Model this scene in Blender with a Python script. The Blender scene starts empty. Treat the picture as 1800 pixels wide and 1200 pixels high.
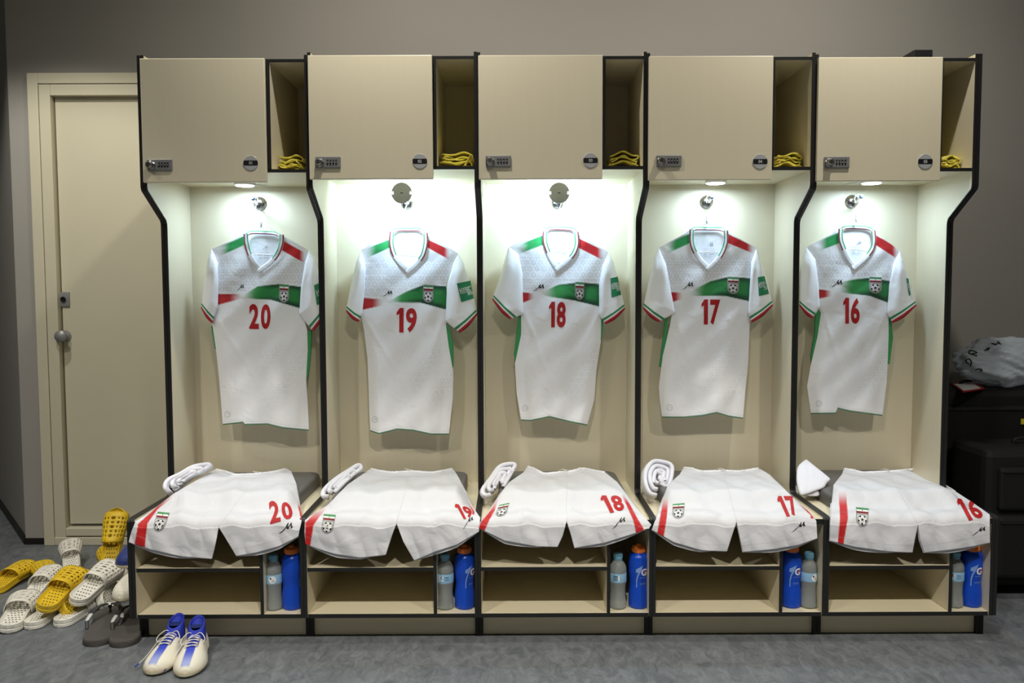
import bpy, bmesh, math, random
import numpy as np
from mathutils import Vector, Matrix
PI = math.pi
rnd = random.Random(7)
S = bpy.context.scene
COL = S.collection

# ------------------------------------------------------------------ camera
FPX = 1450.0
CAM = np.array([-0.1772, -3.4043, 1.2299])
PIT, YAW, ROL = -.0596, .0009, -.0036
FW = np.array([math.sin(YAW)*math.cos(PIT), math.cos(YAW)*math.cos(PIT), math.sin(PIT)])
_r = np.array([math.cos(YAW), -math.sin(YAW), 0.]); _u = np.cross(_r, FW)
CR = _r*math.cos(ROL)+_u*math.sin(ROL); CU = -_r*math.sin(ROL)+_u*math.cos(ROL)
cd = bpy.data.cameras.new('camera'); cam = bpy.data.objects.new('camera', cd); COL.objects.link(cam)
cd.sensor_width = 36; cd.lens = FPX/1800*36; cd.clip_start = .05
cam.matrix_world = Matrix(((CR[0], CU[0], -FW[0], CAM[0]), (CR[1], CU[1], -FW[1], CAM[1]), (CR[2], CU[2], -FW[2], CAM[2]), (0, 0, 0, 1)))
S.camera = cam

# ------------------------------------------------------------------ world, lights, exposure
W = bpy.data.worlds.new('world'); S.world = W; W.use_nodes = True
W.node_tree.nodes['Background'].inputs[0].default_value = (1, .97, .92, 1)
W.node_tree.nodes['Background'].inputs[1].default_value = .05
S.view_settings.view_transform = 'Standard'; S.view_settings.look = 'None'
S.view_settings.gamma = 1; S.view_settings.exposure = 0.17; S.view_settings.use_curve_mapping = False
CEIL = 3.05
def lamp(name, kind, loc, target, power, color, **kw):
    l = bpy.data.lights.new(name, kind); l.energy = power; l.color = color
    for k, v in kw.items(): setattr(l, k, v)
    o = bpy.data.objects.new(name, l); COL.objects.link(o); o.location = loc
    o.rotation_euler = (Vector(target)-Vector(loc)).to_track_quat('-Z', 'Y').to_euler()
    return o
WARM = (1, .95, .86)
SPOTS = [(-.58, -.92), (1.10, -.92)]
for k, (x, y) in enumerate(SPOTS):
    lamp('downlight_lamp', 'SPOT', (x, y, CEIL-.03), (x, y+1.0, CEIL-1.03), 72, WARM, spot_size=math.radians(128), spot_blend=1, shadow_soft_size=.035)
LEFTSPOT = (-2.2, -.43)
lamp('left_downlight_lamp', 'SPOT', (*LEFTSPOT, CEIL-.03), (LEFTSPOT[0]-.05, LEFTSPOT[1]+.05, 0), 76, WARM, spot_size=math.radians(112), spot_blend=.35, shadow_soft_size=.04)
lamp('door_fill_lamp', 'SPOT', (-2.25, -1.5, CEIL-.03), (-2.42, .6, .6), 70, WARM, spot_size=math.radians(66), spot_blend=1, shadow_soft_size=.05)  # added fill lamp to brighten the lower door and wall strip
ROOMSPOTS = [(-1.75, -2.7), (-.15, -2.7), (1.45, -2.7)]
for x, y in ROOMSPOTS:
    lamp('room_downlight_lamp', 'SPOT', (x, y, CEIL-.03), (x, y+.15, 0), 246, WARM, spot_size=math.radians(128), spot_blend=1, shadow_soft_size=.06)

# ------------------------------------------------------------------ pixel frame of the photograph -> world (design coordinates)
def ray(px, py):
    px = np.asarray(px, float); py = np.asarray(py, float)
    return FW+CR*((px-900)/FPX)[..., None]+CU*((600-py)/FPX)[..., None]
def aty(px, py, y):
    d = ray(px, py); k = (np.asarray(y, float)-CAM[1])/d[..., 1]
    return CAM+d*k[..., None]
def atz(px, py, z):
    d = ray(px, py); k = (np.asarray(z, float)-CAM[2])/d[..., 2]
    return CAM+d*k[..., None]

# ------------------------------------------------------------------ materials
def lin(c):
    c = [x/255 for x in c]
    return tuple(x/12.92 if x <= .04045 else ((x+.055)/1.055)**2.4 for x in c)
def mat(name, c, rough=.5, metal=0, noise=0, scale=30, stretch=(1, 1, 1), bump=0, spec=.5, emit=None, trans=0, ior=1.45, alpha=1, sheen=0, coat=0):
    m = bpy.data.materials.new(name); m.use_nodes = True
    nt = m.node_tree; b = nt.nodes['Principled BSDF']
    col = (*lin(c), 1)
    b.inputs['Base Color'].default_value = col; b.inputs['Roughness'].default_value = rough; b.inputs['Metallic'].default_value = metal
    b.inputs['Specular IOR Level'].default_value = spec; b.inputs['Transmission Weight'].default_value = trans; b.inputs['IOR'].default_value = ior
    b.inputs['Alpha'].default_value = alpha; b.inputs['Sheen Weight'].default_value = sheen; b.inputs['Coat Weight'].default_value = coat
    if emit: b.inputs['Emission Color'].default_value = (*emit[0], 1); b.inputs['Emission Strength'].default_value = emit[1]
    tc = nt.nodes.new('ShaderNodeTexCoord'); mp = nt.nodes.new('ShaderNodeMapping'); mp.inputs['Scale'].default_value = stretch
    nz = nt.nodes.new('ShaderNodeTexNoise'); nz.inputs['Scale'].default_value = scale; nz.inputs['Detail'].default_value = 5
    nt.links.new(tc.outputs['Object'], mp.inputs[0]); nt.links.new(mp.outputs[0], nz.inputs['Vector'])
    if noise:
        mx = nt.nodes.new('ShaderNodeMix'); mx.data_type = 'RGBA'
        mx.inputs['A'].default_value = tuple(v*(1-noise) for v in col[:3])+(1,)
        mx.inputs['B'].default_value = tuple(min(1, v*(1+noise)) for v in col[:3])+(1,)
        nt.links.new(nz.outputs[0], mx.inputs['Factor']); nt.links.new(mx.outputs['Result'], b.inputs['Base Color'])
    if bump:
        bp = nt.nodes.new('ShaderNodeBump'); bp.inputs['Strength'].default_value = bump; bp.inputs['Distance'].default_value = .002
        nt.links.new(nz.outputs[0], bp.inputs['Height']); nt.links.new(bp.outputs[0], b.inputs['Normal'])
    return m
def print_mat(name, rough=.65, fine=.12, wrinkle=.35, thin=.03):
    m = mat(name, (255, 255, 255), rough, noise=0, scale=900, bump=fine, sheen=.15)
    nt = m.node_tree; a = nt.nodes.new('ShaderNodeVertexColor'); a.layer_name = 'Col'
    nt.links.new(a.outputs[0], nt.nodes['Principled BSDF'].inputs['Base Color'])
    n2 = nt.nodes.new('ShaderNodeTexNoise'); n2.inputs['Scale'].default_value = 14; n2.inputs['Detail'].default_value = 2; n2.inputs['Distortion'].default_value = .6
    b2 = nt.nodes.new('ShaderNodeBump'); b2.inputs['Strength'].default_value = wrinkle; b2.inputs['Distance'].default_value = .012
    nt.links.new(nt.nodes['Texture Coordinate'].outputs['Object'], n2.inputs['Vector']); nt.links.new(n2.outputs[0], b2.inputs['Height'])
    nt.links.new(b2.outputs[0], nt.nodes['Bump'].inputs['Normal'])
    tl = nt.nodes.new('ShaderNodeBsdfTranslucent'); ms = nt.nodes.new('ShaderNodeMixShader'); ms.inputs[0].default_value = thin
    nt.links.new(a.outputs[0], tl.inputs['Color']); nt.links.new(nt.nodes['Principled BSDF'].outputs[0], ms.inputs[1]); nt.links.new(tl.outputs[0], ms.inputs[2])
    nt.links.new(ms.outputs[0], nt.nodes['Material Output'].inputs['Surface'])
    return m
M = {}
M['lam'] = mat('cream_laminate', (219, 210, 184), .42, noise=.022, scale=60, stretch=(1, 1, .04), bump=.02)
M['lamh'] = mat('cream_laminate_bench', (219, 209, 180), .42, noise=.05, scale=60, stretch=(.04, 1, 1), bump=.03)
M['black'] = mat('black_edge_band', (30, 30, 30), .38, noise=.1)
M['plinthblack'] = mat('black_plastic', (14, 14, 14), .5)
M['wall'] = mat('grey_wall_paint', (150, 147, 141), .85, noise=.03, scale=3, bump=.05)
M['ceil'] = mat('ceiling_paint', (200, 198, 192), .9)
M['doorpaint'] = mat('cream_gloss_paint', (193, 188, 166), .33, noise=.04, scale=4, bump=.04)
M['steel'] = mat('brushed_steel', (150, 150, 148), .3, metal=1, noise=.08, scale=200)
M['dsteel'] = mat('satin_grey_metal', (138, 139, 139), .4, metal=.35)
M['chrome'] = mat('polished_chrome', (205, 205, 208), .12, metal=1)
M['dark'] = mat('dark_plastic', (22, 22, 24), .4)
M['digit'] = mat('white_print', (215, 215, 215), .5)
M['plate'] = mat('silver_grey_plate', (178, 180, 182), .45, metal=.2)
M['vinyl'] = mat('grey_cushion_vinyl', (100, 99, 97), .5, noise=.04, scale=400, bump=.08)
M['bluetip'] = mat('blue_grey_rubber', (72, 86, 118), .4)
M['cord'] = mat('white_cord', (205, 205, 200), .5)
M['clear'] = mat('clear_hanger_plastic', (225, 232, 232), .2)
M['puck'] = mat('puck_light_casing', (228, 228, 220), .4)
M['led'] = mat('led_lens', (255, 255, 255), .5, emit=((.8, .9, 1), 12))
M['base'] = mat('black_skirting', (20, 19, 18), .5)
M['yellow'] = mat('yellow_mesh_cloth', (220, 208, 78), .8, noise=.08, scale=300, bump=.2, sheen=.2)
M['sock'] = mat('white_sock_knit', (228, 228, 236), .85, noise=.03, scale=500, bump=.3, sheen=.3)
M['print'] = print_mat('printed_jersey_fabric')
M['shortsf'] = print_mat('printed_shorts_fabric', .55, wrinkle=.55, thin=.06)
M['shortsf2'] = mat('white_waistband', (233, 234, 238), .6, noise=.02, bump=.1)
M['red'] = mat('red_flock_print', (176, 24, 28), .6)
M['shred'] = mat('dark_red_outline_print', (120, 16, 22), .6)
M['ink'] = mat('black_print', (16, 18, 20), .5)
M['white'] = mat('white_print_patch', (232, 232, 232), .55)
M['silver'] = mat('silver_crest_print', (190, 192, 192), .5)
M['dsilver'] = mat('dark_silver_crest_line', (98, 102, 104), .5)
M['crestg'] = mat('green_crest_print', (58, 140, 74), .55)
M['patchg'] = mat('green_sleeve_patch', (30, 128, 84), .55)
M['greyp'] = mat('pale_grey_print', (176, 178, 184), .6)
M['greenf'] = mat('green_side_panel_fabric', (60, 146, 84), .7, noise=.08, scale=80)
M['eva_w'] = mat('white_foam_rubber', (222, 220, 210), .5, noise=.05, scale=40)
M['eva_y'] = mat('yellow_foam_rubber', (214, 180, 36), .48, noise=.06, scale=40)
M['vent_shade'] = mat('dark_vent_shade', (52, 48, 36), .9)
M['flip'] = mat('grey_foam_sole', (74, 71, 68), .75, noise=.05)
M['flipd'] = mat('dark_grey_rubber', (48, 48, 48), .5)
M['silverstrap'] = mat('silver_strap_print', (186, 188, 186), .45)
M['blue'] = mat('royal_blue_knit', (30, 48, 160), .7, noise=.12, scale=60)
M['lace'] = mat('off_white_lace', (212, 208, 196), .8)
M['bootsole'] = mat('pale_sole_plastic', (196, 188, 160), .4)
M['navy'] = mat('navy_fabric', (22, 38, 92), .7)
M['bag_black'] = mat('black_nylon', (5, 5, 6), .75, noise=.2, scale=300, bump=.15)
M['paper'] = mat('white_paper', (205, 205, 205), .7)
M['redfold'] = mat('red_folder', (150, 26, 26), .5)
M['polybag'] = mat('pale_blue_polythene', (196, 208, 220), .28, alpha=.62, noise=.1, scale=12)
M['tag'] = mat('yellow_tag', (206, 190, 40), .5)
M['cap'] = mat('light_blue_cap', (120, 178, 206), .35)
M['label'] = mat('pale_blue_label', (140, 184, 216), .4)
M['blueb'] = mat('blue_squeeze_bottle', (12, 70, 190), .3, spec=.5)
M['orange'] = mat('orange_cap', (240, 130, 50), .4)
M['orangered'] = mat('orange_bolt_print', (216, 70, 20), .5)
M['pblue'] = mat('pale_blue_print', (126, 160, 214), .5)
M['water'] = mat('clear_water_bottle_plastic', (208, 214, 212), .14, trans=.68, ior=1.2, spec=.6)

# floor: mottled vinyl
m = mat('grey_marbled_vinyl', (112, 116, 118), .45, noise=0, bump=0); M['floor'] = m
nt = m.node_tree; b = nt.nodes['Principled BSDF']
nz = nt.nodes['Noise Texture']; nz.inputs['Scale'].default_value = 16; nz.inputs['Detail'].default_value = 14; nz.inputs['Roughness'].default_value = .72; nz.inputs['Distortion'].default_value = .8
nt.nodes['Mapping'].inputs['Scale'].default_value = (1.6, .8, 1); nt.nodes['Mapping'].inputs['Rotation'].default_value = (0, 0, .5)
cr = nt.nodes.new('ShaderNodeValToRGB'); cr.color_ramp.elements[0].position = .3; cr.color_ramp.elements[1].position = .72
cr.color_ramp.elements[0].color = (*lin((74, 79, 84)), 1); cr.color_ramp.elements[1].color = (*lin((122, 126, 129)), 1)
nt.links.new(nz.outputs[0], cr.inputs[0]); nt.links.new(cr.outputs[0], b.inputs['Base Color'])
# faint scuffs on the door paint
nt = M['doorpaint'].node_tree

# ------------------------------------------------------------------ mesh helpers
def finish(name, me, mats, parent=None, smooth=False, origin=(0, 0, 0), world=True):
    """link a mesh given in world coordinates as one object; under a thing it is stored relative to that thing"""
    for mm in (mats if isinstance(mats, (list, tuple)) else [mats]): me.materials.append(mm)
    if smooth: me.polygons.foreach_set('use_smooth', [True]*len(me.polygons))
    o = bpy.data.objects.new(name, me); COL.objects.link(o)
    if parent is not None:
        o.parent = parent
        if world:
            off = Vector(parent['org']) if 'org' in parent else Vector((0, 0, 0))
            me.transform(Matrix.Translation(-off))
            o['org'] = list(off)
    else:
        c = Vector(origin); me.transform(Matrix.Translation(-c)); o.location = c; o['org'] = list(c)
    return o
def pyd(name, verts, faces, mats, parent=None, smooth=False, origin=(0, 0, 0), mi=None, col=None, world=True):
    me = bpy.data.meshes.new(name)
    me.from_pydata([tuple(map(float, v)) for v in verts], [], [tuple(int(i) for i in f) for f in faces]); me.update()
    if mi is not None: me.polygons.foreach_set('material_index', mi)
    if col is not None:
        a = me.color_attributes.new('Col', 'FLOAT_COLOR', 'POINT'); a.data.foreach_set('color', np.asarray(col, np.float32).ravel())
    return finish(name, me, mats, parent, smooth, origin, world)
class MB:
    def __init__(s): s.v = []; s.f = []; s.m = []
    def add(s, v, f, m=0):
        o = len(s.v); s.v += [tuple(map(float, p)) for p in v]; s.f += [tuple(i+o for i in q) for q in f]; s.m += [m]*len(f); return s
    def box(s, x0, x1, y0, y1, z0, z1, m=0, bev=0):
        if bev:
            bm = bmesh.new(); bmesh.ops.create_cube(bm, size=1)
            for v in bm.verts: v.co = Vector(((x0+x1)/2+v.co.x*(x1-x0), (y0+y1)/2+v.co.y*(y1-y0), (z0+z1)/2+v.co.z*(z1-z0)))
            bmesh.ops.bevel(bm, geom=bm.edges[:], offset=bev, segments=2, affect='EDGES', profile=.5)
            bm.verts.index_update(); s.add([v.co for v in bm.verts], [[v.index for v in f.verts] for f in bm.faces], m); bm.free(); return s
        v = [(x0, y0, z0), (x1, y0, z0), (x1, y1, z0), (x0, y1, z0), (x0, y0, z1), (x1, y0, z1), (x1, y1, z1), (x0, y1, z1)]
        return s.add(v, [(0, 3, 2, 1), (4, 5, 6, 7), (0, 1, 5, 4), (1, 2, 6, 5), (2, 3, 7, 6), (3, 0, 4, 7)], m)
    def prism(s, poly, x0, x1, m=0):
        n = len(poly); v = [(x0, a, b) for a, b in poly]+[(x1, a, b) for a, b in poly]
        return s.add(v, [tuple(range(n)), tuple(range(2*n-1, n-1, -1))]+[(i, i+n, (i+1) % n+n, (i+1) % n) for i in range(n)], m)
    def lathe(s, prof, c=(0, 0, 0), ax='z', seg=32, m=0, caps=True, rot=None):
        n = len(prof); v = []
        for k in range(seg):
            a = 2*PI*k/seg
            for r, h in prof:
                p = Vector((r*math.cos(a), r*math.sin(a), h))
                if ax == 'y': p = Vector((p.x, -p.z, p.y))
                if rot is not None: p = rot @ p
                v.append(p+Vector(c))
        f = [(k*n+i, ((k+1) % seg)*n+i, ((k+1) % seg)*n+i+1, k*n+i+1) for k in range(seg) for i in range(n-1)]
        if caps:
            f.append(tuple(k*n for k in range(seg))[::-1]); f.append(tuple(k*n+n-1 for k in range(seg)))
        return s.add(v, f, m)
    def tube(s, path, r, seg=8, m=0, flat=1.0, up=None, closed_ends=True):
        P = [Vector(p) for p in path]; n = len(P); v = []
        R = r if isinstance(r, (list, tuple)) else [r]*n
        last = None
        for i, p in enumerate(P):
            t = (P[min(i+1, n-1)]-P[max(i-1, 0)]).normalized()
            ref = Vector(up) if up else (last if last is not None else (Vector((0, 0, 1)) if abs(t.z) < .9 else Vector((1, 0, 0))))
            a = t.cross(ref)
            if a.length < 1e-5: a = t.cross(Vector((1, .1, 0)))
            a.normalize(); b_ = a.cross(t).normalized(); last = b_
            for k in range(seg):
                th = 2*PI*k/seg; v.append(p+a*R[i]*math.cos(th)+b_*R[i]*flat*math.sin(th))
        f = [(i*seg+k, i*seg+(k+1) % seg, (i+1)*seg+(k+1) % seg, (i+1)*seg+k) for i in range(n-1) for k in range(seg)]
        if closed_ends: f += [tuple(range(seg))[::-1], tuple((n-1)*seg+k for k in range(seg))]
        return s.add(v, f, m)
    def build(s, name, mats, parent=None, smooth=False, origin=(0, 0, 0), world=True, auto=False):
        o = pyd(name, s.v, s.f, mats, parent, smooth or auto, origin, s.m, world=world)
        if auto: o.data.set_sharp_from_angle(angle=math.radians(38))
        return o
def box(name, x0, x1, y0, y1, z0, z1, m, parent=None, bev=0, origin=None):
    return MB().box(x0, x1, y0, y1, z0, z1, 0, bev).build(name, m, parent, origin=origin or ((x0+x1)/2, (y0+y1)/2, z0))
def thing(name, label, cat, loc, group=None):
    o = bpy.data.objects.new(name, None); COL.objects.link(o); o.location = loc; o['org'] = list(loc); o.empty_display_size = .05
    o['label'] = label; o['category'] = cat
    if group: o['group'] = group
    return o
def tag(o, label, cat, group=None):
    o['label'] = label; o['category'] = cat
    if group: o['group'] = group
    return o
def struct(o): o['kind'] = 'structure'; return o
def catmull(P, n):
    """smooth resample of a polyline of 2D/3D points"""
    P = [np.array(p, float) for p in P]; Q = [2*P[0]-P[1]]+P+[2*P[-1]-P[-2]]; out = []
    m = len(P)-1
    for k in range(n+1):
        t = k/n*m; i = min(int(t), m-1); t -= i; a, b_, c, d = Q[i:i+4]
        out.append(.5*((2*b_)+(-a+c)*t+(2*a-5*b_+4*c-d)*t*t+(-a+3*b_-3*c+d)*t**3))
    return out
def poly_at(P, t):
    """point on polyline P at normalised arc length t (vectorised)"""
    P = np.array(P, float); d = np.r_[0, np.cumsum(np.linalg.norm(np.diff(P, axis=0), axis=1))]; d /= d[-1]
    return np.stack([np.interp(t, d, P[:, 0]), np.interp(t, d, P[:, 1])], -1)
def poly_atx(P, t):
    P = np.array(P, float); x = P[0, 0]+(P[-1, 0]-P[0, 0])*t
    return np.stack([x, np.interp(x, P[:, 0], P[:, 1])], -1)
def sm(a, b_, x):
    t = np.clip((np.asarray(x, float)-a)/(b_-a), 0, 1); return t*t*(3-2*t)
def grid_faces(nu, nv, off=0, flip=False):
    i, j = np.meshgrid(np.arange(nv-1), np.arange(nu-1), indexing='ij')
    a = (i*nu+j+off).ravel(); F = np.stack([a, a+nu, a+nu+1, a+1], -1)
    return (F[:, ::-1] if flip else F).tolist()
def coons(Lp, Rp, Tf, Bf, nu, nv):
    u = np.linspace(0, 1, nu); v = np.linspace(0, 1, nv)
    L = Lp(v)[:, None]; R = Rp(v)[:, None]; T = Tf(u)[None]; B = Bf(u)[None]
    U = u[None, :, None]; V = v[:, None, None]
    P = (1-U)*L+U*R+(1-V)*T+V*B-((1-U)*(1-V)*T[:, :1]+U*(1-V)*T[:, -1:]+(1-U)*V*B[:, :1]+U*V*B[:, -1:])
    return P

# ------------------------------------------------------------------ the room
WY = .60          # wall behind the lockers
LX, RX, FY = -2.575, 3.2, -5.2
struct(box('floor', -5.5, RX, FY, 2.6, -.1, 0, M['floor']))
struct(box('ceiling', -5.5, RX, FY, 2.6, CEIL, CEIL+.1, M['ceil']))
struct(box('wall_right', RX, RX+.1, FY, WY+.1, 0, CEIL, M['wall']))
struct(box('wall_rear', -5.5, RX, FY-.1, FY, 0, CEIL, M['wall']))
DX0, DX1 = float(aty(75, 158, WY)[0]), -1.36     # door leaf
DZ1 = float(aty(75, 158, WY)[2])
wb = MB().box(LX, DX0-.015, WY, WY+.1, 0, CEIL).box(DX1+.01, RX, WY, WY+.1, 0, CEIL).box(DX0-.015, DX1+.01, WY, WY+.1, DZ1+.01, CEIL)
struct(wb.build('wall_back', M['wall']))
# angled return wall left of the door
wa = MB(); p0 = Vector((LX, WY, 0)); dr = Vector((-.62, .785, 0)).normalized(); nrm = Vector((dr.y, -dr.x, 0))
q = [p0, p0+dr*2.4, p0+dr*2.4+nrm*.1, p0+nrm*.1]
wa.add([(*a.xy, 0) for a in q]+[(*a.xy, CEIL) for a in q], [(0, 1, 2, 3), (7, 6, 5, 4), (0, 4, 5, 1), (1, 5, 6, 2), (2, 6, 7, 3), (3, 7, 4, 0)])
struct(wa.build('wall_left', M['wall']))
struct(box('wall_far_left', -5.6, -5.5, FY, 2.6, 0, CEIL, M['wall']))
bl = MB(); q = [p0-nrm*.008, p0+dr*2.4-nrm*.008, p0+dr*2.4, p0]
bl.add([(*a.xy, 0) for a in q]+[(*a.xy, .045) for a in q], [(3, 2, 1, 0), (4, 5, 6, 7), (0, 1, 5, 4), (1, 2, 6, 5), (2, 3, 7, 6), (3, 0, 4, 7)])
struct(bl.build('baseboard_left', M['base']))
FX0 = float(aty(80, 955, WY-.03)[0])
FXO = float(aty(46, 128, WY-.03)[0])
struct(box('baseboard_back', LX-.004, FXO-.003, WY-.01, WY, 0, .03, M['base']))
# door frame: outer board, stepped inner board, sill
FZ = float(aty(44, 128, WY-.03)[2])
fr = MB()
for (a, b_, y0) in ((0, .05, WY-.030), (.052, .105, WY-.026)):
    xo = FXO+a; xi = FXO+b_; zo = FZ-a; zi = FZ-b_
    fr.box(xo, xi, y0, WY+.05, .0, zo, bev=.003)
    fr.box(xi, DX1+.12-a, y0, WY+.05, zi, zo, bev=.003)
    fr.box(DX1+.12-b_, DX1+.12-a, y0, WY+.05, 0, zi, bev=.003)
    fr.box(xi, DX1+.12-b_, y0, WY+.05, .0 if a == 0 else .045, .04 if a == 0 else .085, bev=.004)
struct(fr.build('trim_1', M['doorpaint']))
door = struct(box('door_1', FXO+.112, DX1+.01, WY+.005, WY+.045, .098, DZ1, M['doorpaint'], bev=.002))
kx, ky = aty(115, 590, WY)[0], aty(115, 590, WY)[2]
dk = MB().lathe([(.001, .0), (.026, 0), (.027, .004), (.012, .008), (.010, .028), (.024, .034), (.029, .044), (.027, .056), (.016, .064), (.001, .066)], (kx, WY+.005, ky), 'y', 32)
dk.build('door_knob', M['dsteel'], door, auto=True)
lx, lz = aty(112, 526, WY)[0], aty(112, 526, WY)[2]
dl = MB().box(lx-.028, lx+.028, WY-.002, WY+.006, lz-.036, lz+.036, 0, .003).lathe([(.012, 0), (.013, .006), (.009, .006), (.008, .002), (.001, .002)], (lx, WY-.002, lz), 'y', 24, 1)
dl.build('deadbolt_plate', [M['dsteel'], M['dark']], door, auto=True)
DLAB = ['recessed ceiling downlight over the second locker', 'recessed ceiling downlight over the fifth locker', 'recessed ceiling downlight before the plain door', 'added ceiling downlight further back to brighten the plain door', 'recessed ceiling downlight at the left of the room middle', 'recessed ceiling downlight in the room centre', 'recessed ceiling downlight at the right of the room middle']  # the fixture further back is added along with the door fill lamp
for (x, y), dlb in zip(SPOTS+[LEFTSPOT, (-2.25, -1.5)]+ROOMSPOTS, DLAB):
    t = thing('ceiling_downlight', dlb, 'light', (x, y, CEIL), 'recessed ceiling downlights')
    MB().lathe([(.062, -.001), (.060, -.008), (.046, -.006), (.044, -.001)], (x, y, CEIL), 'z', 32).build('trim_ring', M['plate'], t, auto=True)
    MB().lathe([(.001, -.0035), (.044, -.0035), (.044, -.002)], (x, y, CEIL), 'z', 24).build('lens', M['led'], t)

# ------------------------------------------------------------------ lockers
XD = [-1.5, -.9032, -.2962, .3116, .9154, 1.5]
DZ = [0, .009, .007, .002, -.004]
DIV = [.448, .457, .456, .451, .441]
DU, DM, DB = .400, .2352, .587
ZS = .440
ZK1, ZK2 = 1.6056, 1.4982
T = .0115
def arc(c, r, a0, a1, n):
    return [(c[0]+r*math.cos(math.radians(a0+(a1-a0)*k/n)), c[1]+r*math.sin(math.radians(a0+(a1-a0)*k/n))) for k in range(n+1)]
def front_path(zt, dz):
    P = [(-DU, zt), (-DU, ZK1+dz+.012)]
    P += [(-DU+.001, ZK1+dz+.004), (-DU+.006, ZK1+dz-.006)]
    P += [(-DM-.007, ZK2+dz+.008), (-DM-.001, ZK2+dz-.004), (-DM, ZK2+dz-.014)]
    P += arc((-DM-.022, ZS+.009+.022), .022, 0, -90, 6)
    P += arc((-DB+.014, ZS+.009-.014), .014, 90, 180, 5)
    P += [(-DB, .098)]
    return P
def side_board(x0, x1, zt, dz, parent, name='side_panel'):
    P = front_path(zt, dz)
    poly = P+[(-.12, .098), (-.12, 0), (WY-.03, 0), (WY-.03, zt)]
    o = MB().prism([(a+.0015, b_) if i < len(P) else (a, b_) for i, (a, b_) in enumerate(poly)], x0+.0003, x1-.0003).build(name, M['lam'], parent)
    # edge band strip: offset outwards
    Q = np.array(P); tn = np.gradient(Q, axis=0); tn /= np.linalg.norm(tn, axis=1)[:, None]; nm = np.stack([tn[:, 1], -tn[:, 0]], -1)
    if nm[0, 0] > 0: nm = -nm
    A = Q+nm*.001; B = Q-nm*.0035
    n = len(Q); eb = MB(); v = []
    for k in range(n):
        v += [(x0+.0012, *A[k]), (x1-.0012, *A[k]), (x1, *(A[k]-nm[k]*.001)), (x1, *B[k]), (x0, *B[k]), (x0, *(A[k]-nm[k]*.001))]
    f = [(k*6+j, k*6+(j+1) % 6, (k+1)*6+(j+1) % 6, (k+1)*6+j) for k in range(n-1) for j in range(6)]+[tuple(range(6)), tuple(range((n-1)*6, n*6))[::-1]]
    eb.add(v, f).build('edge_band', M['black'], o)
    return o
def board(name, x0, x1, y0, y1, z0, z1, parent, mat_=None, edge=True, vert=False):
    o = box(name, x0, x1, y0+(.002 if edge else 0), y1, z0, z1, mat_ or M['lam'], parent)
    if edge: box('edge_band', x0, x1, y0, y0+.002, z0, z1, M['black'], o)
    return o
def text_mesh(s, size=1, bold=0.0, sx=1.0, spacing=1.0):
    c = bpy.data.curves.new('t', 'FONT'); c.body = s; c.size = size; c.offset = bold; c.space_character = spacing; c.align_x = 'CENTER'; c.align_y = 'CENTER'; c.resolution_u = 4
    o = bpy.data.objects.new('t', c); COL.objects.link(o)
    dg = bpy.context.evaluated_depsgraph_get(); me = bpy.data.meshes.new_from_object(o.evaluated_get(dg))
    bm = bmesh.new(); bm.from_mesh(me); bmesh.ops.remove_doubles(bm, verts=bm.verts, dist=1e-5)
    bmesh.ops.triangulate(bm, faces=bm.faces[:])
    for v in bm.verts: v.co.x *= sx
    V = np.array([v.co[:2] for v in bm.verts]); bm.verts.index_update(); F = [[v.index for v in f.verts] for f in bm.faces]; bm.free()
    bpy.data.objects.remove(o); bpy.data.curves.remove(c); bpy.data.meshes.remove(me)
    return V, F
def flat_text(name, s, cx, y, cz, h, m, parent, sx=1.0, bold=0):
    V, F = text_mesh(s, 1, bold, sx)
    k = h/(V[:, 1].max()-V[:, 1].min()); V = (V-(V.max(0)+V.min(0))/2)*k
    return pyd(name, [(cx+a, y, cz+b_) for a, b_ in V], F, m, parent)
HOOKX = [-1.203, -.603, .014, .624, 1.219]
PUCK = [(430, 321), (706, 339), (983, 339), (1258, 317), (1532, 317)]
PLATE = [(441, 286.5), (738, 283.5), (1038, 282), (1336, 284), (1626, 284)]
LOCK = [(281.5, 290), (577, 285.5), (876, 283.5), (1175.5, 283), (1470, 285.5)]
lockers = []
posw = ['leftmost of the row beside the plain door', 'second from the left', 'in the middle of the row', 'second from the right', 'rightmost of the row beside the luggage']
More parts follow.
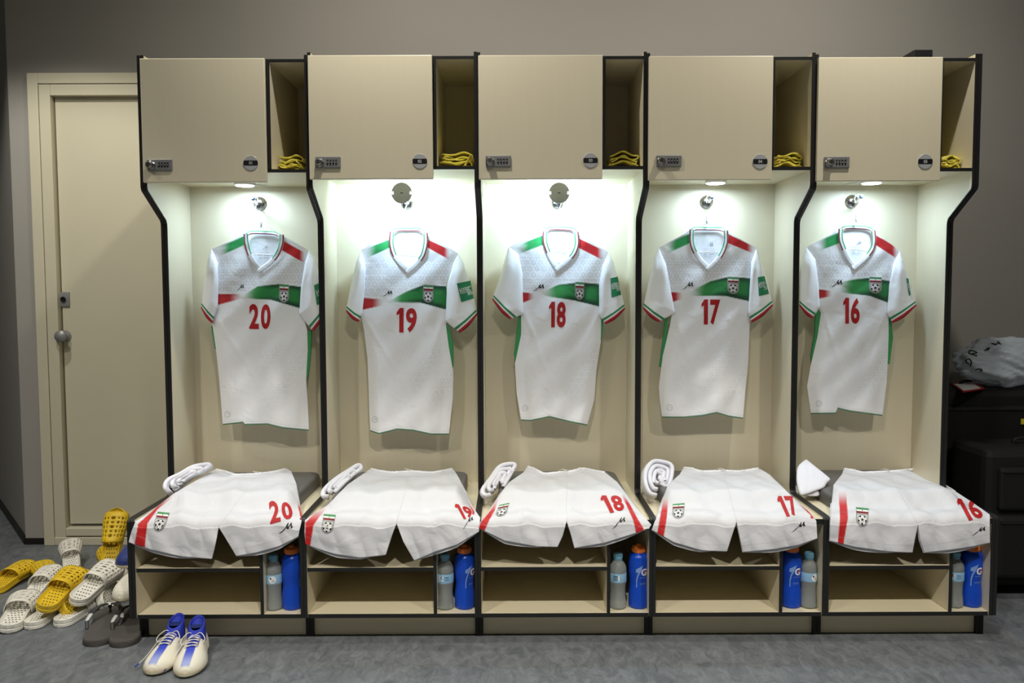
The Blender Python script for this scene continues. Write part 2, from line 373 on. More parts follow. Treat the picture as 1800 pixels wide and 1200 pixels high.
for i in range(5):
    x0, x1, dz = XD[i], XD[i+1], DZ[i]
    zt = 2.079+dz; zd1 = 2.064+dz; zd0 = 1.627+dz
    lk = thing('changing_room_locker', 'cream locker with door numbered 0%d, %s' % (i+1, posw[i]), 'locker', (x0, 0, 0), 'changing room lockers')
    lockers.append(lk)
    a, b_ = x0+T, x1-T
    side_board(x0, a, zt, dz, lk); side_board(b_, x1, zt, dz, lk)
    if i == 0: side_board(x0-T-.001, x0-.001, zt, dz, lk, 'end_panel')
    if i == 4: side_board(x1+.001, x1+T+.001, zt, dz, lk, 'end_panel')
    box('back_panel', a, b_, 0, .016, .10, zd1-.008, M['lam'], lk)
    # upper cabinet
    zc = 1.664+dz
    board('cabinet_floor', a, b_, -DU+.004, 0, zc, zc+.012, lk, M['lamh'])
    board('cabinet_top', a, b_, -DU+.002, 0, zd1-.010, zd1+.001, lk, M['lamh'])
    xp = x0+.449
    board('cabinet_partition', xp, xp+.0115, -DU+.002, 0, zc+.012, zd1-.010, lk)
    dr_ = box('cabinet_door', x0+.005, x0+.448, -.417, -.4012, zd0, zd1, M['lam'], lk, bev=.0025)
    # combination lock on the door
    p = aty(*LOCK[i], -.417); lxx, lzz = p[0], p[2]
    box('lock_plate', lxx-.0455, lxx+.0455, -.424, -.417, lzz-.0205, lzz+.0205, M['dsteel'], dr_, bev=.003)
    MB().lathe([(.001, 0), (.0155, 0), (.0155, .004), (.0125, .007), (.0115, .024), (.009, .027), (.001, .027)], (lxx-.029, -.424, lzz-.002), 'y', 28).build('lock_knob', M['steel'], dr_, auto=True)
    box('key_slot', lxx-.0312, lxx-.0288, -.4516, -.4508, lzz-.007, lzz+.003, M['dark'], dr_)
    for k in range(4):
        MB().box(lxx-.004+k*.0103, lxx+.002+k*.0103, -.4265, -.424, lzz-.0085, lzz+.0085, 0, .001).build('number_dial', M['dark'], dr_)
        flat_text('dial_digit', '0', lxx-.001+k*.0103, -.4268, lzz, .005, M['digit'], dr_)
    # number plate
    p = aty(*PLATE[i], -.417); nx, nz_ = p[0], p[2]
    MB().lathe([(.001, 0), (.0262, 0), (.0262, .002), (.0255, .0026), (.001, .0026)], (nx, -.417, nz_), 'y', 48).build('number_plate', M['plate'], dr_, auto=True)
    n_ = 12; h_ = .0088; R_ = .0259; aa = math.asin(h_/R_)
    pts = [(R_*math.cos(aa*(2*k/n_-1)), R_*math.sin(aa*(2*k/n_-1))) for k in range(n_+1)]; pts += [(-p_[0], p_[1]) for p_ in pts[::-1]]
    pyd('number_band', [(nx+p_[0], -.4202, nz_+p_[1]) for p_ in pts], [list(range(len(pts)))], M['dark'], dr_)
    flat_text('number_text', '0%d' % (i+1), nx, -.4206, nz_, .0105, M['digit'], dr_, .95, .01)
    # bench
    board('bench_seat', a, b_, -.583, 0, ZS-.018, ZS, lk, M['lamh'])
    xd = x0+DIV[i]
    board('bench_divider', xd-.0057, xd+.0057, -.577, -.1, .108, ZS-.018, lk)
    board('bench_shelf', a, xd-.0057, -.577, -.1, .259, .272, lk, M['lamh'])
    board('bench_floor', a, b_, -.579, -.05, .094, .108, lk, M['lamh'])
    box('plinth', x0+.0145, x1-.0145, -.5, -.484, .002, .094, M['lamh'], lk)
    for xa, xb in ((x0, x0+.0145), (x1-.0145, x1)):
        box('plinth_end', xa+.0004, xb-.0004, -.512, -.12, 0, .0975, M['plinthblack'], lk)
    if i == 0: box('plinth_end', x0-.013, x0-.0004, -.512, -.12, 0, .0975, M['plinthblack'], lk)
    if i == 4: box('plinth_end', x1+.0004, x1+.013, -.512, -.12, 0, .0975, M['plinthblack'], lk)
    # seat cushion
    bm = bmesh.new(); bmesh.ops.create_cube(bm, size=1)
    cx0, cx1 = x0+.068, x1-.062
    for v in bm.verts: v.co = Vector(((cx0+cx1)/2+v.co.x*(cx1-cx0), -.245+v.co.y*.46, ZS+.0255+v.co.z*.05))
    bmesh.ops.bevel(bm, geom=[e for e in bm.edges if abs(e.verts[0].co.z-e.verts[1].co.z) > .01], offset=.05, segments=6, affect='EDGES', profile=.5)
    bmesh.ops.bevel(bm, geom=[e for e in bm.edges if e.verts[0].co.z > ZS+.04 and e.verts[1].co.z > ZS+.04], offset=.013, segments=4, affect='EDGES', profile=.5)
    me = bpy.data.meshes.new('seat_cushion'); bm.to_mesh(me); bm.free()
    o = finish('seat_cushion', me, M['vinyl'], lk, True); o.data.set_sharp_from_angle(angle=math.radians(50))
    # coat hook
    hx, hz = HOOKX[i], 1.595
    ch = MB().lathe([(.001, 0), (.027, 0), (.0275, .004), (.024, .009), (.012, .013), (.001, .014)], (hx, 0, hz), 'y', 40)
    ch.tube(catmull([(hx, -.008, hz), (hx, -.035, hz-.004), (hx, -.062, hz), (hx, -.088, hz+.010)], 10), [.0075, .007, .0065, .006, .0058, .0056, .0055, .0055, .0055, .0055, .0055], 12)
    ch = ch.build('coat_hook', M['chrome'], lk, auto=True)
    MB().lathe([(.001, 0), (.006, .001), (.0078, .006), (.0078, .012), (.005, .017), (.001, .018)], (hx, -.084, hz+.010), 'y', 20).build('hook_tip', M['bluetip'], ch, smooth=True)
    # puck light
    LC = (.60, .80, 1)
    if i in (0, 3, 4):
        p = atz(*PUCK[i], zc); lx_, ly_ = p[0], p[1]
        pk = MB().lathe([(.001, 0), (.040, 0), (.041, -.003), (.040, -.010), (.036, -.011), (.001, -.011)], (lx_, ly_, zc), 'z', 48).build('puck_light', M['puck'], lk, auto=True)
        MB().lathe([(.001, -.0115), (.034, -.0115), (.035, -.0122), (.034, -.0135), (.001, -.0142)], (lx_, ly_, zc), 'z', 40).build('puck_lens', M['led'], pk, smooth=True)
        MB().tube([(lx_+(.03 if i < 4 else -.03), ly_+.02, zc-.004), (lx_+(.06 if i < 4 else -.06), ly_+.06, zc-.003), (lx_+(.07 if i < 4 else -.07), ly_+.12, zc-.003)], .0016, 6).build('puck_cable', M['cord'], pk)
        la = lamp('puck_lamp', 'AREA', (lx_, ly_, zc-.018), (lx_, ly_, 0), 2.1, LC, shape='DISK', size=.065)
    else:
        p = aty(*PUCK[i], -.20); lx_, ly_, lz_ = p
        pk = MB().lathe([(.001, 0), (.039, 0), (.0405, -.003), (.0395, -.010), (.036, -.011), (.001, -.011)], (lx_, ly_, lz_), 'y', 48)
        pk = pk.build('puck_light', M['puck'], lk, auto=True)
        MB().lathe([(.001, -.0115), (.034, -.0115), (.034, -.0135), (.001, -.0142)], (lx_, ly_, lz_), 'y', 40).build('puck_lens', M['led'], pk, smooth=True)
        for sx_ in (-1, 1):
            box('glowing_slot', lx_+sx_*.035-.0028, lx_+sx_*.035+.0028, ly_-.0008, ly_+.001, lz_-.004, lz_+.004, M['led'], pk)  # solid slots given a glow, standing in for lamp light showing through
        box('maker_mark', lx_-.005, lx_+.005, ly_-.0006, ly_+.001, lz_-.0015, lz_+.0015, M['dark'], pk)
        cb = [(lx_+.001, ly_+.004, lz_+.038), (lx_-.004, ly_, lz_+.046), (lx_+.008, ly_+.002, lz_+.052), (lx_+.002, ly_+.01, lz_+.060), (lx_+.006, ly_+.01, zc)]
        MB().tube(catmull(cb, 14), .0014, 6).tube(catmull([(lx_+.004, ly_, lz_+.055), (lx_+.02, ly_+.02, lz_+.052), (lx_+.034, ly_+.04, lz_+.046)], 6), .001, 5).build('puck_cable', M['dsteel'], pk)
        la = lamp('puck_lamp', 'AREA', (lx_, ly_+.018, lz_), (lx_, 0, lz_-.03), 4.4, (.52, .75, 1), shape='DISK', size=.065)
    la.parent = pk; la.location = Vector(la.location)-Vector(pk['org'])
# small black box on the locker top at the right
p = aty(1614, 98, -.2)
o = box('black_box', p[0]-.036, p[0]+.036, -.24, -.14, 2.0612, p[2]+.012, M['dark'], bev=.003)
tag(o, 'small flat black box lying on top of the locker numbered 05', 'box')
# ------------------------------------------------------------------ printed decals that follow a surface
def tri_poly(pts):
    bm = bmesh.new(); f = bm.faces.new([bm.verts.new((p[0], p[1], 0)) for p in pts]); bmesh.ops.triangulate(bm, faces=[f])
    bm.verts.index_update(); V = np.array([v.co[:2] for v in bm.verts]); F = [[v.index for v in f.verts] for f in bm.faces]; bm.free(); return V, F
def refine(V, F, maxlen):
    """split triangles until edges are short enough to follow the cloth"""
    bm = bmesh.new(); vs = [bm.verts.new((*p, 0)) for p in V]
    for f in F:
        try: bm.faces.new([vs[i] for i in f])
        except ValueError: pass
    for _ in range(5):
        E_ = [e for e in bm.edges if e.calc_length() > maxlen]
        if not E_: break
        bmesh.ops.subdivide_edges(bm, edges=E_, cuts=1); bmesh.ops.triangulate(bm, faces=bm.faces[:])
    bm.verts.index_update(); V = np.array([v.co[:2] for v in bm.verts]); F = [[v.index for v in f.verts] for f in bm.faces]; bm.free(); return V, F
def decal(name, polys, mats, mapf, surf, parent, maxlen=3.0, base=.0012, step=.0005):
    """polys: (V, F, material index, layer); mapf: local -> photo frame; surf(px, py, off) -> world"""
    v = []; f = []; mi = []
    for V, F, k, lay in polys:
        P = mapf(np.asarray(V, float)); P, F = refine(P, F, maxlen)
        Q = surf(P[:, 0], P[:, 1], base+step*lay); o = len(v)
        for t in F:
            a, b_, c = P[t[0]], P[t[1]], P[t[2]]
            cr_ = (b_[0]-a[0])*(c[1]-a[1])-(b_[1]-a[1])*(c[0]-a[0])
            if cr_ > 0: t = t[::-1]
            f.append([i+o for i in t]); mi.append(k)
        v += list(Q)
    return pyd(name, v, f, mats, parent, True, mi=mi)
def quadmap(TL, TR, BR, BL, box_=(0, 0, 1, 1)):
    """local box (y up) to a photo-frame quad"""
    TL, TR, BR, BL = [np.array(p, float) for p in (TL, TR, BR, BL)]
    def f(V):
        u = ((V[:, 0]-box_[0])/(box_[2]-box_[0]))[:, None]; w = ((V[:, 1]-box_[1])/(box_[3]-box_[1]))[:, None]
        return (1-u)*w*TL+u*w*TR+u*(1-w)*BR+(1-u)*(1-w)*BL
    return f
def circ(cx, cy, rx, ry=None, n=28): return [(cx+rx*math.cos(2*PI*k/n), cy+(ry or rx)*math.sin(2*PI*k/n)) for k in range(n)]
def crest_polys():
    P = []
    sh = [(0, 1), (1, 1), (1, .34)]+[(.5+.5*math.cos(a), .34+.34*math.sin(a)) for a in np.linspace(0, -PI, 15)][1:-1]+[(0, .34)]
    def add(p, m, l): V, F = tri_poly(p); P.append((V, F, m, l))
    add(sh, 2, 0)
    add([(.5+(x-.5)*.93, .5+(y-.5)*.955) for x, y in sh], 7, 1)
    add([(.5+(x-.5)*.86, .49+(y-.49)*.91) for x, y in sh], 2, 2)
    add([(.05, .97), (.95, .97), (.95, .87), (.05, .87)], 3, 3)
    add([(.05, .87), (.95, .87), (.95, .78), (.05, .78)], 4, 3)
    add([(.05, .78), (.95, .78), (.95, .67), (.05, .67)], 5, 3)
    add(circ(.5, .825, .045, .03, 8), 5, 4)
    for k in range(9): add([(.09+k*.094, .605), (.155+k*.094, .605), (.155+k*.094, .63), (.09+k*.094, .63)], 6, 3)
    cy, rx, ry = .33, .37, .255
    add(circ(.5, cy, rx, ry), 6, 3); add(circ(.5, cy, rx*.92, ry*.92), 4, 4)
    add([(.5+rx*.30*math.cos(PI/2+2*PI*k/5), cy+ry*.30*math.sin(PI/2+2*PI*k/5)) for k in range(5)], 6, 5)
    for k in range(5):
        a = -PI/2+2*PI*k/5
        pts = [(.66, -.17), (.90, -.25), (.92, 0), (.90, .25), (.66, .17), (.60, 0)]
        add([(.5+rx*(r*math.cos(a)-t*math.sin(a)), cy+ry*(r*math.sin(a)+t*math.cos(a))) for r, t in pts], 6, 5)
        a2 = PI/2+2*PI*k/5
        add([(.5+rx*(r*math.cos(a2)-t*math.sin(a2)), cy+ry*(r*math.sin(a2)+t*math.cos(a2))) for r, t in ((.3, -.025), (.6, -.025), (.6, .025), (.3, .025))], 6, 5)
    return P
CRM = ['silver', 'ink', 'silver', 'crestg', 'white', 'shred', 'ink', 'dsilver']
def logo_polys():
    # tapering tail sweeping up into a slanted double-peaked letter
    a = [(0, 0), (.22, .20), (.46, .52), (.60, .86), (.66, 1), (.70, .96), (.66, .62), (.70, .60), (.86, .96), (.92, .98), (.93, .62), (1.0, .50), (.99, .46), (.88, .40), (.84, .44), (.84, .72), (.70, .42), (.62, .40), (.56, .46), (.56, .62), (.42, .34), (.24, .12)]
    return [tri_poly(a)+(0, 0)]
def text_polys(s, bold=0., sx=1., spacing=1., m=0, lay=0):
    V, F = text_mesh(s, 1, bold, sx, spacing); V = (V-V.min(0))/(V.max(0)-V.min(0)); return [(V, F, m, lay)]
def number_polys(s):
    out = []; w = {'1': .62}.get
    x = 0; L = []
    for ch in s:
        V, F = tri_poly([(0, .70), (.02, .82), (.45, 1), (1, 1), (1, 0), (.38, 0), (.38, .76)]) if ch == '1' else text_mesh(ch, 1, .035, 1)
        V = V-V.min(0); wd = V[:, 0].max(); ht = V[:, 1].max(); k = .62*(.66 if ch == '1' else 1)
        V = V/[wd, ht]*[k, 1]; V[:, 0] += x; x += k+.13; L.append((V, F))
    x -= .13
    for V, F in L: V[:, 0] /= x; out.append((V, F, 0, 1))
    return out
CREST, LOGO = crest_polys(), logo_polys()

# ------------------------------------------------------------------ shirts
LG = np.array
WHT = np.array(lin((246, 247, 250))); 
C_GRN, C_GD, C_GL, C_RED, C_RD = [np.array(lin(c)) for c in ((34, 128, 62), (10, 62, 40), (62, 160, 80), (190, 34, 36), (150, 20, 26))]
SH = [
 dict(num='20', L=[(371, 438), (380, 462), (381, 500), (380, 545), (373, 567), (380, 617), (385, 663), (388, 700), (391.7, 747)],
  R=[(543, 440), (538, 462), (532, 503), (531, 548), (540, 580), (541, 613), (538, 667), (541, 712), (543, 757)],
  hem=[(391.7, 747), (427, 743), (430, 747), (470, 746), (497, 752.5), (543, 757)], neck=[(430, 413), (433, 426), (437, 444), (458, 474), (488, 446), (494, 428), (497, 414)],
  shL=(371, 438), shR=(543, 440), back=[(430, 413), (440, 407), (460, 405.5), (482, 408), (497, 414)],
  gt=[(428, 519), (453, 503), (490, 499), (532, 504)], gb=[(428, 524), (477, 527), (532, 543)], rt=[(382, 516), (427, 517)], rb=[(382, 536), (427, 524)],
  sg=[(385, 435), (429, 415), (430, 430), (390, 448)], sr=[(497, 423), (537, 445), (535, 462), (493, 438)],
  slL=([(371, 438), (365, 457), (357, 510), (353, 541)], [(372, 438), (380, 462), (381, 500), (380, 540), (373, 568)]),
  slR=([(543, 440), (554, 455), (566, 500), (577, 541)], [(543, 440), (539, 462), (532, 503), (529, 552), (550, 583)]),
  gus=[[(371, 573), (375, 573), (379, 600), (381, 617), (377, 612)], [(540, 583), (547, 580), (546, 620), (543, 650), (540, 668), (538, 640)]],
  n=(438, 534, 476, 578), lg=(416, 499, 429, 511), cr=(491, 499, 508, 532), bd=(400, 728), patch=[(552, 501), (575, 493), (584, 527), (557, 536)]),
 dict(num='19', L=[(634, 440), (640, 470), (638, 510), (635, 556), (640, 580), (646, 630), (648, 680), (649, 720), (651, 758)],
  R=[(806, 446), (798, 460), (784, 500), (787, 540), (784, 572), (789, 610), (797, 655), (796, 700), (789, 764)],
  hem=[(651, 758), (666, 763), (698, 755), (726, 757), (758, 764), (789, 764)], neck=[(687, 409), (688, 428), (692, 446), (718, 476), (744, 447), (748, 428), (750, 411)],
  shL=(634, 440), shR=(806, 446), back=[(687, 409), (698, 402), (718, 400.5), (738, 402), (750, 411)],
  gt=[(686, 527), (715, 512), (746, 500), (784, 503)], gb=[(686, 531), (740, 532), (784, 544)], rt=[(636, 523), (674, 526)], rb=[(635, 545), (674, 536)],
  sg=[(642, 438), (687, 420), (687, 434), (648, 452)], sr=[(750, 420), (792, 440), (788, 455), (750, 434)],
  slL=([(634, 440), (626, 460), (615, 510), (608, 547)], [(635, 440), (640, 470), (638, 510), (634, 552), (631, 566)]),
  slR=([(806, 446), (815, 462), (831, 512), (839, 553)], [(806, 446), (800, 462), (789, 500), (786, 564), (808, 585)]),
  gus=[[(779, 576), (788, 570), (797, 604), (797, 644), (793, 650), (789, 616)]],
  n=(697, 541, 733, 584), lg=(672, 510, 690, 521), cr=(744, 500, 762, 532), bd=(659, 737), patch=[(803, 498), (827, 493), (833, 524), (811, 531)]),
 dict(num='18', L=[(894, 434), (908, 446), (915, 480), (916, 512), (916, 545), (916, 588), (905, 640), (908, 690), (916, 739)],
  R=[(1070, 444), (1060, 470), (1055, 500), (1055, 530), (1057, 556), (1056, 600), (1048, 652), (1045, 700), (1032, 748)],
  hem=[(916, 739), (932, 740), (966, 733), (994, 740), (1032, 748)], neck=[(956, 408), (958, 424), (962, 440), (981, 472), (1010, 443), (1014, 428), (1015, 409)],
  shL=(894, 434), shR=(1070, 444), back=[(956, 408), (965, 400), (985, 398.5), (1005, 401), (1015, 409)],
  gt=[(956, 512), (982, 500), (1018, 496), (1055, 499)], gb=[(956, 520), (1010, 528), (1055, 539)], rt=[(916, 513), (940, 516)], rb=[(916, 533), (940, 524)],
  sg=[(910, 432), (955, 413), (955, 430), (914, 445)], sr=[(1016, 418), (1062, 441), (1058, 456), (1015, 434)],
  slL=([(894, 434), (888, 454), (876, 496), (865, 526)], [(894, 434), (908, 446), (915, 480), (917, 552), (896, 561)]),
  slR=([(1070, 444), (1078, 460), (1092, 512), (1099, 543)], [(1070, 444), (1062, 468), (1056, 500), (1056, 552), (1064, 570)]),
  gus=[[(912, 550), (918, 552), (917, 588), (907, 640), (903, 622), (909, 572)], [(1053, 556), (1062, 554), (1060, 580), (1057, 600)]],
  n=(965, 530, 995, 575), lg=(936, 499, 957, 512), cr=(1011, 495, 1027, 527), bd=(923, 717), patch=[(1073, 489), (1086, 486), (1092, 518), (1075, 523)]),
 dict(num='17', L=[(1158, 435.5), (1166, 460), (1173, 500), (1182, 545), (1178, 570), (1165, 625), (1158, 679), (1160, 705), (1164, 734)],
  R=[(1330, 436), (1324, 455), (1320, 480), (1320, 510), (1319, 547), (1317, 590), (1315, 639), (1310, 687), (1306, 736)],
  hem=[(1164, 734), (1202, 734), (1235, 731), (1260, 726), (1282, 732.5), (1306, 736)], neck=[(1214, 405), (1216, 424), (1220, 440), (1246, 471), (1271, 442), (1276, 424), (1278, 407)],
  shL=(1158, 435.5), shR=(1330, 436), back=[(1214, 405), (1222, 400), (1245, 399), (1267, 401), (1278, 407)],
  gt=[(1216, 511), (1249, 494), (1282, 486), (1320, 489)], gb=[(1216, 520), (1275, 520), (1320, 530)], rt=[(1175, 513), (1200, 514)], rb=[(1178, 532), (1200, 525)],
  sg=[(1170, 430), (1214, 410), (1214.5, 426), (1170, 446.5)], sr=[(1277, 410), (1326, 434), (1319, 443), (1277, 426)],
  slL=([(1158, 435.5), (1150, 450), (1139, 500), (1130, 542)], [(1158, 435.5), (1168, 465), (1177, 514), (1184, 549), (1158, 566)]),
  slR=([(1330, 436), (1336, 456), (1348, 492), (1359, 537)], [(1330, 436), (1324, 460), (1321, 500), (1318, 550), (1321, 567)]),
  gus=[[(1170, 560), (1175, 558), (1170, 613), (1164, 646), (1159, 644.5), (1165, 599)]],
  n=(1233, 526, 1266, 570), lg=(1199, 495, 1219, 509), cr=(1279, 486, 1299, 517), bd=(1177, 716), patch=[(1332, 487), (1344, 485), (1352, 516), (1334, 520)]),
 dict(num='16', L=[(1417.5, 434), (1430, 456), (1435, 496), (1437, 535), (1443, 550), (1437, 591), (1425, 642), (1418.6, 679), (1425.6, 727.6)],
  R=[(1582, 441), (1574, 460), (1566, 496), (1563, 525), (1562, 554), (1562, 590), (1560.5, 635), (1558.6, 672), (1551, 731)],
  hem=[(1425.6, 727.6), (1469, 727), (1472.5, 718.5), (1493, 723), (1522, 727), (1551, 731)], neck=[(1476, 404), (1478, 420), (1482, 435), (1503, 469), (1533, 438), (1536, 424), (1537, 407)],
  shL=(1417.5, 434), shR=(1582, 441), back=[(1476, 404), (1486, 398), (1508, 396.5), (1528, 400), (1537, 407)],
  gt=[(1478, 496), (1500, 491), (1529, 488), (1566, 494)], gb=[(1478, 514), (1529, 520), (1564, 533)], rt=[(1438, 508), (1463, 511)], rb=[(1438, 525), (1463, 520)],
  sg=[(1438, 424.5), (1476, 408), (1478, 426), (1438, 441)], sr=[(1537, 412), (1580, 436.6), (1573, 452), (1536, 428)],
  slL=([(1417.5, 434), (1411, 450), (1406.5, 490), (1405, 537)], [(1417.5, 434), (1430, 456), (1436, 500), (1438, 540), (1428.5, 560)]),
  slR=([(1582, 441), (1588, 458), (1603, 503), (1611, 537)], [(1582, 441), (1574, 462), (1566, 500), (1562, 550), (1569, 568)]),
  gus=[[(1434, 540), (1443, 549), (1437, 591), (1427, 643), (1426, 624), (1433, 584)], [(1559, 556), (1566, 548), (1568, 575), (1570, 592), (1564, 640), (1560, 640)]],
  n=(1482, 523, 1512, 568.5), lg=(1460, 491.5, 1481, 505), cr=(1528, 486, 1550, 516), bd=(1439.5, 709), patch=[(1593, 489), (1597, 489), (1601, 518), (1598, 520)]),
]
YM = -.085   # middle plane of the hanging shirts
def seg_side(P, a, b_, px, py):
    pass
def hexpat(px, py, s=12.5):
    """small snowflake-like figures on a triangular lattice"""
    best = np.zeros_like(px)
    h = s*.87
    for ox in (0, 1):
        gx = np.floor(px/s-ox*.5)+.5+ox*.5; row = np.floor(py/(2*h))
        cx = gx*s; cy = (row*2+.5+ox)*h
        for dy in (0, -2*h):
            dx_, dy_ = px-cx, py-(cy+dy); r = np.hypot(dx_, dy_); th = np.arctan2(dy_, dx_)
            a = (r > 1.2) & (r < s*.46) & (np.abs(np.sin(3*th)) > .62)
            best = np.maximum(best, a*1.0)
    return best
SHIRTS = []
sdesc = ['right sleeve cut off by the divider', 'crossed V-neck, whole green sleeve patch', 'green panels under both sleeves', 'sleeves spread, green panel at left', 'narrowest and nearest the luggage']
slooks = ['numbered 20 hanging in locker 01', 'numbered 19 hanging in locker 02', 'numbered 18 hanging in locker 03', 'numbered 17 hanging in locker 04', 'numbered 16 hanging in locker 05']
for i, d in enumerate(SH):
    ph = i*1.7+.4
    Lx = lambda py: np.interp(py, [p[1] for p in d['L']], [p[0] for p in d['L']])
    Rx = lambda py: np.interp(py, [p[1] for p in d['R']], [p[0] for p in d['R']])
    def front_y(px, py, off=0, d=d, ph=ph, Lx=Lx, Rx=Rx):
        l, r = Lx(py), Rx(py); u = np.clip((px-l)/(r-l), 0, 1); v = np.clip((py-d['shL'][1])/(d['hem'][0][1]-d['shL'][1]), 0, 1)
        x = px-l
        bul = .024*(1-np.abs(2*u-1)**3.2)*(.55+.45*sm(0, .3, v))
        fold = .0052*np.sin(u*10.5+ph+1.2*np.sin(v*2.6+ph))*sm(.12, .6, v)+.0030*np.sin(u*19+ph*2+v*3.0)*sm(.25, .8, v)
        fold += .0022*np.sin((u*1.2+v*2.6)*11+ph*3)*sm(0, .2, u)*sm(1, .8, u)
        # drag lines from the armpits
        for (ux, s_) in ((0.0, 1), (1.0, -1)):
            dd = np.abs(u-ux); fold += .0035*np.exp(-((v-.36-dd*.9)/.035)**2)*np.exp(-dd*4)
        env = np.minimum(1, np.minimum(u, 1-u)*9)
        return YM-bul-fold*env-off
    def shirt_surf(px, py, off=0, fy=front_y): return aty(px, py, fy(px, py, off))
    hookp = aty(HOOKX[i], 0, 0)
    c0 = aty((d['shL'][0]+d['shR'][0])/2, d['hem'][0][1], YM)
    t = thing('football_shirt', 'white shirt '+slooks[i].replace('hanging in', 'in')+', '+sdesc[i], 'shirt', tuple(c0), 'hanging football shirts')
    SHIRTS.append(t)
    # torso front
    top = [d['shL']]+d['neck']+[d['shR']]
    nu, nv = 171, 241
    ug = np.linspace(0, 1, nu); tx = [p[0] for p in top]; ty = [p[1] for p in top]; Ty = np.full(nu, float(d['shL'][1])); By = np.full(nu, float(d['hem'][0][1]))
    for _ in range(12):
        Ty = .5*Ty+.5*np.interp((1-ug)*Lx(Ty)+ug*Rx(Ty), tx, ty); By = .5*By+.5*np.interp((1-ug)*Lx(By)+ug*Rx(By), [p[0] for p in d['hem']], [p[1] for p in d['hem']])
    Ty[0], Ty[-1] = ty[0], ty[-1]; ym = d['neck'][3][1]+16; vg = np.linspace(0, 1, nv)[:, None]; vk = .30
    py = np.where(vg < vk, Ty[None]+(ym-Ty[None])*(vg/vk), ym+(By[None]-ym)*np.clip((vg-vk)/(1-vk), 0, 1)); px = (1-ug)[None]*Lx(py)+ug[None]*Rx(py)
    col = np.ones((nv, nu, 4), np.float32); c = np.broadcast_to(WHT, (nv, nu, 3)).copy()
    def mixc(mask, colr): 
        global c
        c = c*(1-mask[..., None])+np.asarray(colr)*mask[..., None]
    def mix_(c, mask, colr): return c*(1-mask[..., None])+np.asarray(colr)*mask[..., None]
    # lattice print on chest and lower right
    gt, gb, rt, rb = [np.array(d[k], float) for k in ('gt', 'gb', 'rt', 'rb')]
    ytop = np.interp(px, np.r_[rt[:, 0], gt[:, 0]], np.r_[rt[:, 1], gt[:, 1]])
    l, r = Lx(py), Rx(py); uu = (px-l)/(r-l)
    hp = hexpat(px-d['shL'][0], py-d['shL'][1])
    chest = sm(d['shL'][1]+8, d['shL'][1]+22, py)*sm(1, 6, ytop-py)
    wob = .55+.45*np.sin(px*.11+py*.07)
    c = mix_(c, hp*chest*.38, lin((170, 172, 184)))
    low = sm(.42, .62, uu)*sm(585, 620, py-d['shL'][1]+438)*sm(735, 680, py-d['shL'][1]+438)
    c = mix_(c, hexpat(px*1.1, py*1.05)*low*.22*wob, lin((150, 160, 170)))
    # green band with dark borders
    y0 = np.interp(px, gt[:, 0], gt[:, 1]); y1 = np.interp(px, gb[:, 0], gb[:, 1]); w_ = (py-y0)/(y1-y0)
    inb = sm(-.7, .7, py-y0)*sm(-.7, .7, y1-py)*(px >= gt[0, 0]-6)
    gx = (px-gt[0, 0])/(gt[-1, 0]-gt[0, 0])
    g = C_GL[None, None]*np.ones_like(c); g = mix_(g, sm(.0, .5, gx)*.8, C_GRN)
    edge = np.clip(np.maximum(sm(.30, .05, w_), sm(.66, .92, w_)), 0, 1)
    g = mix_(g, edge*sm(.1, .6, gx)*.95, C_GD)
    g = mix_(g, np.exp(-((gx-.70)/.05)**2)*.8, C_GD); g = mix_(g, np.exp(-((gx-.97)/.05)**2)*.5, C_GRN*.6)
    fade = sm(-.07, .22, gx+.04*np.sin(py*2.1))
    m_ = inb*fade; c = c*(1-m_[..., None])+g*m_[..., None]
    # red band fading toward the middle
    y0 = np.interp(px, rt[:, 0], rt[:, 1]); y1 = np.interp(px, rb[:, 0], rb[:, 1]); w_ = (py-y0)/(y1-y0)
    rx = (px-rt[0, 0])/(rt[-1, 0]-rt[0, 0])
    m_ = sm(-.7, .7, py-y0)*sm(-.7, .7, y1-py)*sm(1.05, .45, rx)
    g = C_RED*np.ones_like(c); g = mix_(g, np.exp(-((w_-.15)/.15)**2)*.4, C_RD)
    c = c*(1-m_[..., None])+g*m_[..., None]
    # shoulder stripes
    for key, colr, left in (('sg', (44, 160, 84), 1), ('sr', (196, 26, 30), 0)):
        q_ = d[key]; (a1, b1), (a2, b2), (a3, b3), (a4, b4) = q_
        tt = (px-a1)/(a2-a1); yt = b1+(b2-b1)*tt; yb = b4+(b3-b4)*((px-a4)/(a3-a4)); w_ = (py-yt)/(yb-yt)
        f_ = sm(-.02, .45, tt) if left else sm(1.0, .72, tt)
        m_ = sm(-.06, .03, w_)*sm(1.06, .97, w_)*f_*((tt > -.05) & (tt < 1.08))
        c = mix_(c, m_, lin(colr))
    # hem
    hy = np.interp(px, [p[0] for p in d['hem']], [p[1] for p in d['hem']])
    c = mix_(c, sm(3.2, 2.2, hy-py)*.95, lin((24, 104, 62)))
    c = mix_(c, np.exp(-((hy-py-6)/.8)**2)*.16, lin((120, 120, 124)))
    col[..., :3] = c
    V = shirt_surf(px, py).reshape(-1, 3)
    pyd('torso_front', V, grid_faces(nu, nv), M['print'], t, True, col=col.reshape(-1, 4))
    # torso back (inside seen through the neck)
    nu2, nv2 = 61, 61
    topb = [d['shL']]+d['back']+[d['shR']]
    P = coons(lambda v: poly_at(d['L'], v), lambda v: poly_at(d['R'], v), lambda u: poly_atx(topb, u), lambda u: poly_atx([(x_, y_-2) for x_, y_ in d['hem']], u), nu2, nv2)
    U = np.linspace(0, 1, nu2)[None]; yb = YM+.022*(1-np.abs(2*U-1)**3)+0*P[..., 0]
    cb = np.ones((nv2*nu2, 4)); cb[:, :3] = WHT*.97
